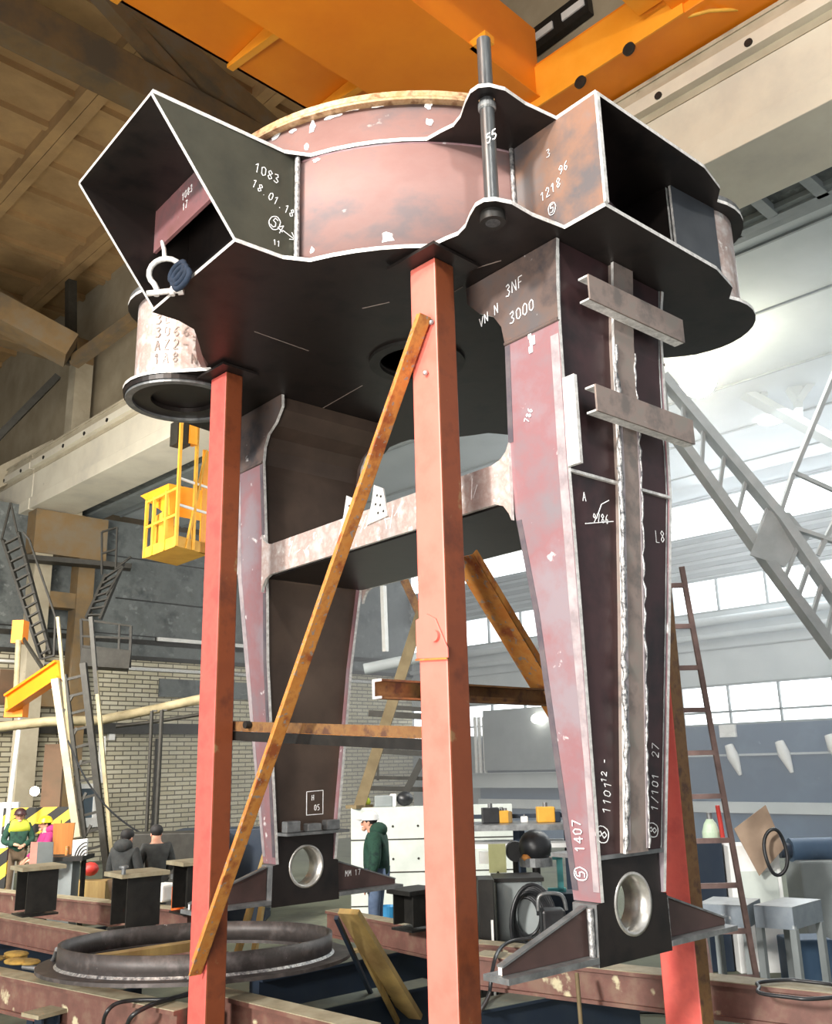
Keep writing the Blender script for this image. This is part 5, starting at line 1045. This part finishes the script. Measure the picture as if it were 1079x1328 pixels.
# yellow operator's cage under the crane beam
nr = atX(228, 708, 9.0); zc0 = nr.z; fl_ = atZ(187, 724, zc0); fr_ = atZ(271, 719, zc0); fb_ = fl_+fr_-nr
t = Thing('crane_cage', nr, "yellow operator's cage hanging below the far crane beam", 'cage')
t.part(MB().prism([nr, fl_, fb_, fr_], (0, 0, .22)), 'floor', M['yellow'])
H_ = 2.2
t.part(MB().prism([nr.lerp(fr_, .72), fr_, fr_+Vector((0, 0, H_)), nr.lerp(fr_, .72)+Vector((0, 0, H_))], (0, .05, 0)), 'side_panel', M['orangel'])
for f in (0, .5): q_ = nr.lerp(fr_, f); t.part(MB().bar(q_, q_+Vector((0, 0, H_+.6)), .06, .06), 'post', M['yellow'])
for f in (.35, .75, 1): q_ = nr.lerp(fl_, f); t.part(MB().bar(q_, q_+Vector((0, 0, 1.25)), .06, .06), 'post', M['yellow'])
for z in (.65, 1.2): t.part(MB().bar(nr+Vector((0, 0, z)), fl_+Vector((0, 0, z)), .04, .05), 'rail', M['yellow']); t.part(MB().bar(nr+Vector((0, 0, z+.2)), fr_+Vector((0, 0, z+.2)), .04, .05), 'rail', M['white'])
t.part(MB().bar(nr.lerp(fr_, .3), nr.lerp(fr_, .8)+Vector((0, 0, H_)), .05, .05), 'brace', M['yellow'])
t.part(MB().prism([atX(182, 643, 9.2), atX(214, 666, 9.2), atX(220, 668, 9.2), atX(219, 627, 9.2)], (.8, 0, 0)), 'hanger_plate', M['orangel'])
t.part(MB().bar(atX(213, 668, 9.3), atX(213, 720, 9.3), .35, .25), 'hanger_post', M['yellow'])
t.part(MB().bar(nr+Vector((.3, .1, H_)), nr+Vector((.3, .1, 3.6)), .18, .18), 'hanger_post', M['orangel']); t.part(MB().box(nr+Vector((.1, .2, H_+.2)), (.3, .3, .5)), 'motor', DK)
# ================================================================== PEOPLE
def skinmesh(verts, edges, radii, root, mats, name, parent, sub=2):
    me = bpy.data.meshes.new(name); me.from_pydata([tuple(v) for v in verts], edges, []); o = bpy.data.objects.new(name, me); col.objects.link(o)
    md = o.modifiers.new('skin', 'SKIN'); md.use_smooth_shade = True
    sv = me.skin_vertices[0].data
    for i, r in enumerate(radii): sv[i].radius = r if isinstance(r, tuple) else (r, r)
    for i in range(len(verts)): sv[i].use_root = (i == root)
    sd_ = o.modifiers.new('sub', 'SUBSURF'); sd_.levels = sub; sd_.render_levels = sub
    bpy.context.view_layer.update()
    dg = bpy.context.evaluated_depsgraph_get(); nm = bpy.data.meshes.new_from_object(o.evaluated_get(dg)); o.modifiers.clear(); o.data = nm; nm.name = name
    for p_ in nm.polygons: p_.use_smooth = True
    nm.materials.clear()
    for m in mats: nm.materials.append(m)
    if parent: o.parent = parent
    return o
def person(loc, face, h, J, label, jacket, trousers, hat, hatbrim=True, collar=None, hood=None, helmet=True, bulk=1.0):
    """J: joints for a 1.75 m figure; x to its left, y forward, z up."""
    k = h/1.75
    D_ = dict(pel=(0, 0, .93), sp=(0, .01, 1.10), ch=(0, .02, 1.30), nk=(0, .02, 1.46), hd=(0, .05, 1.57), ht=(0, .05, 1.68),
      ls=(.18, .0, 1.40), le=(.25, -.02, 1.12), lw=(.25, .10, .88), rs=(-.18, .0, 1.40), re=(-.25, -.02, 1.12), rw=(-.25, .10, .88),
      lh=(.10, 0, .90), lk=(.11, .03, .50), la=(.11, 0, .09), lt=(.12, .15, .04), rh=(-.10, 0, .90), rk=(-.11, .03, .50), ra=(-.11, 0, .09), rt=(-.12, .15, .04))
    D_.update({a: b for a, b in J.items() if a[0] != '_'}); Q = {a: Vector(b)*k for a, b in D_.items()}
    names = ['pel', 'sp', 'ch', 'nk', 'hd', 'ht', 'ls', 'le', 'lw', 'rs', 're', 'rw', 'lh', 'lk', 'la', 'lt', 'rh', 'rk', 'ra', 'rt']
    V_ = [Q[n] for n in names]; ix = {n: i for i, n in enumerate(names)}
    R_ = dict(pel=.12, sp=.11, ch=.125, nk=.055, hd=.082, ht=.075, ls=.06, le=.042, lw=.028, rs=.06, re=.042, rw=.028, lh=.085, lk=.058, la=.04, lt=.035, rh=.085, rk=.058, ra=.04, rt=.035)
    rad = [R_[n]*k for n in names]
    E_ = [(ix[a], ix[b]) for a, b in (('pel', 'sp'), ('sp', 'ch'), ('ch', 'nk'), ('nk', 'hd'), ('hd', 'ht'), ('ch', 'ls'), ('ls', 'le'), ('le', 'lw'), ('ch', 'rs'), ('rs', 're'), ('re', 'rw'), ('pel', 'lh'), ('lh', 'lk'), ('lk', 'la'), ('la', 'lt'), ('pel', 'rh'), ('rh', 'rk'), ('rk', 'ra'), ('ra', 'rt'))]
    for s, w_, e_ in ((1, 'lw', 'le'), (-1, 'rw', 're')):       # palms, four fingers, a thumb
        d = (Q[w_]-Q[e_]).normalized(); sd_ = d.cross(Vector((0, 0, 1)) if abs(d.z) < .9 else Vector((0, 1, 0))).normalized(); nrm = d.cross(sd_)
        pi = len(V_); V_.append(Q[w_]+d*.06*k); rad.append((.036*k, .02*k)); E_.append((ix[w_], pi))
        for f in range(4):
            b0 = V_[pi]+d*.03*k+sd_*(f-1.5)*.02*k; L_ = (.062, .072, .068, .052)[f]*k; a = len(V_)
            V_ += [b0, b0+d*L_*.55+nrm*.006*k, b0+d*L_*.95+nrm*.022*k]; rad += [.0095*k, .0088*k, .0075*k]; E_ += [(pi, a), (a, a+1), (a+1, a+2)]
        a = len(V_); b0 = V_[pi]-d*.015*k+sd_*.03*k*s; V_ += [b0, b0+d*.035*k+sd_*.018*k*s, b0+d*.06*k+sd_*.02*k*s]; rad += [.011*k, .01*k, .008*k]; E_ += [(pi, a), (a, a+1), (a+1, a+2)]
    o = skinmesh(V_, E_, rad, 0, [M['skin']], 'person', None)
    # head: nose, ears, brow and chin merged into the same mesh
    hd = Q['hd']; fwd = Vector((0, 1, 0)); yawh = J.get('_hy', 0.0); Rh = Matrix.Rotation(yawh, 3, 'Z')
    bm = bmesh.new(); bm.from_mesh(o.data)
    def blob(c, r, s):
        g = bmesh.ops.create_uvsphere(bm, u_segments=12, v_segments=8, radius=r); 
        for v in g['verts']: v.co = Vector((v.co.x*s[0], v.co.y*s[1], v.co.z*s[2])); v.co = hd + Rh @ (v.co + Vector(c)); 
    blob((0, .005*k, .03*k), .088*k, (.86, 1.08, 1.25)); blob((0, .10*k, .0), .02*k, (.7, 1, 1.3)); blob((0, .075*k, -.065*k), .035*k, (1.1, .9, .8))
    for s in (1, -1): blob((s*.078*k, -.005*k, .01*k), .028*k, (.35, .7, 1.1))
    for f in bm.faces: f.smooth = True
    bm.to_mesh(o.data); bm.free()
    o.location = loc; o.rotation_euler.z = face; tag(o, label, 'person')
    def child(mb, name, m, bevel=0): 
        c = mb.build(name, m, o, None, bevel); return c
    hp = lambda x, y, z: hd + Rh @ (Vector((x, y, z))*k)
    for s in (1, -1): child(MB().sphere(hp(s*.033, .082, .03), .011*k, 0, 8), 'eye', M['hair'])
    child(MB().bar(hp(-.022, .094, -.042), hp(.022, .094, -.042), .008*k, .008*k), 'mouth', M['magenta'] if False else M['pinkgrey'])
    hr = MB().sphere(hp(0, -.012, .055), .092*k, 0, 14, (.95, 1.05, 1.0)); child(hr, 'hair', M['hair'])
    # clothes: their own skins, wider than the body
    js = ['pel', 'sp', 'ch', 'nk', 'ls', 'le', 'lw', 'rs', 're', 'rw']; jr = [.165, .155, .165, .075, .088, .066, .052, .088, .066, .052]
    jv = [Q[n].copy() for n in js]; jv[0].z -= .06*k; jv[3].z -= .03*k; jx = {n: i for i, n in enumerate(js)}
    for a, b in (('lw', 'le'), ('rw', 're')): jv[jx[a]] = Q[a]+(Q[b]-Q[a])*.06
    skinmesh(jv, [(0, 1), (1, 2), (2, 3), (2, 4), (4, 5), (5, 6), (2, 7), (7, 8), (8, 9)], [r*k*bulk for r in jr], 0, [M[jacket]], 'jacket', o)
    ts = ['pel', 'lh', 'lk', 'la', 'rh', 'rk', 'ra']; tr = [.14, .105, .08, .062, .105, .08, .062]; tx = [Q[n] for n in ts]
    skinmesh(tx, [(0, 1), (1, 2), (2, 3), (0, 4), (4, 5), (5, 6)], [r*k for r in tr], 0, [M[trousers]], 'trousers', o)
    for a, b in (('la', 'lt'), ('ra', 'rt')):
        c = Q[a]; child(MB().sphere(c+Vector((0, .06*k, -.035*k)), .1*k, 0, 12, (.55, 1.35, .55)).cyl(c+Vector((0, 0, -.02*k)), c+Vector((0, 0, .08*k)), .06*k, n=12), 'boot', M['boot'])
    if helmet:
        prof = [(.002, .150), (.04, .146), (.08, .125), (.105, .085), (.113, .035), (.116, .03), (.106, .03), (.098, .08), (.07, .115), (.002, .14)]
        mb = MB().lathe([(r*k, z*k) for r, z in prof], (0, 0, 0), 28); mb.v = [tuple(hp(0, 0, .02) + Rh @ Vector((x, y*1.14, z))) for x, y, z in mb.v]
        hm = child(mb, 'helmet', M[hat])
        for p_ in hm.data.polygons: p_.use_smooth = True
        b = MB().lathe([(.10*k, .0), (.16*k, -.012*k), (.16*k, -.006*k), (.10*k, .01*k)], (0, 0, 0), 12, 0, True, PI*.2, PI*.8); b.v = [tuple(hp(0, .01, .055) + Rh @ Vector((x, y*1.1, z))) for x, y, z in b.v]
        bo = b.build('helmet_brim', M[hat], hm)
    else:
        mb = MB().sphere(hp(0, -.004, .07), .102*k, 0, 16, (.98, 1.1, .85)); child(mb, 'cap', M[hat])
    if collar: skinmesh([Q['ls']+Vector((0, 0, .01*k)), Q['ch']+Vector((0, 0, .05*k)), Q['rs']+Vector((0, 0, .01*k))], [(0, 1), (1, 2)], [.094*k, .172*k, .094*k], 1, [M[collar]], 'shoulder_yoke', o)
    if hood: child(MB().sphere(Q['nk']+Vector((0, -.07*k, .03*k)), .13*k, 0, 14, (1.15, .95, .75)), 'hood', M[hood])
    return o
def yaw_to(p, target): d = Vector(target)-Vector(p); return math.atan2(d.y, d.x)-PI/2
def foot(px, d): p = atD(px, 1100, d); return Vector((p.x, p.y, 0))
cam2 = Vector((0, 0, 0))
pA = foot(22, 21.5); fA = yaw_to(pA, cam2+RIGHT*5)
person(pA, fA, 1.84, dict(le=(.27, .02, 1.13), lw=(.08, .26, 1.08), re=(-.27, .02, 1.13), rw=(-.06, .27, 1.06), _hy=-.2), 'person in dark green jacket with yellow-green shoulders and dark red helmet, looking down', 'green', 'khaki', 'hatdark', collar='hivis')
pB = foot(60, 19.2); fB = yaw_to(pB, cam2-RIGHT*30)
person(pB, fB, 1.76, dict(le=(.22, .1, 1.12), lw=(.12, .3, 1.0), re=(-.22, .1, 1.12), rw=(-.12, .3, 1.0)), 'person in a yellow helmet and magenta hooded jacket, bending over the sheet metal box', 'magenta', 'khaki', 'hatyel', hood='magenta')
pC = foot(162, 14.9); fC = yaw_to(pC, pC+FWD*5+RIGHT*1.5)
person(pC, fC, 1.72, dict(le=(.26, .02, 1.12), lw=(.16, .22, 1.0), re=(-.26, .02, 1.12), rw=(-.16, .22, 1.0)), 'left person of the pair seen from behind in dark grey jackets, black cap', 'greyjk', 'khaki', 'hatblk', helmet=False, collar=None, hood='greyjk')
pD = foot(203, 15.3); fD = yaw_to(pD, pD+FWD*5-RIGHT*3)
person(pD, fD, 1.74, dict(le=(.26, .02, 1.12), lw=(.16, .22, 1.0), re=(-.26, .02, 1.12), rw=(-.16, .22, 1.0)), 'right person of the pair seen from behind in dark grey jackets, beside the dark poles', 'greyjk', 'greyjk', 'hatblk', helmet=False)
pH = foot(489, 12.9); pH.z = .2; fH = yaw_to(pH, pH-RIGHT*5+FWD*.8)
person(pH, fH, 1.74, dict(nk=(0, .05, 1.46), hd=(0, .10, 1.565), ht=(0, .11, 1.67), le=(.25, -.03, 1.12), lw=(.22, .08, .86), re=(-.25, -.03, 1.12), rw=(-.22, .08, .86)), 'person in white helmet and dark green hooded jacket, side view behind the far foot', 'green', 'denim', 'hathat', hood='green', bulk=1.2)
t = Thing('wooden_pallet', (pH.x, pH.y, 0), 'low timber pallet under the person in the white helmet', 'pallet')
for k in range(5): t.part(MB().box((pH.x, pH.y-.36+k*.18, .185), (.9, .15, .03)), 'board', M['wood'])
for k in range(3): t.part(MB().box((pH.x-.36+k*.36, pH.y, .085), (.09, .88, .17)), 'bearer', M['wood'])
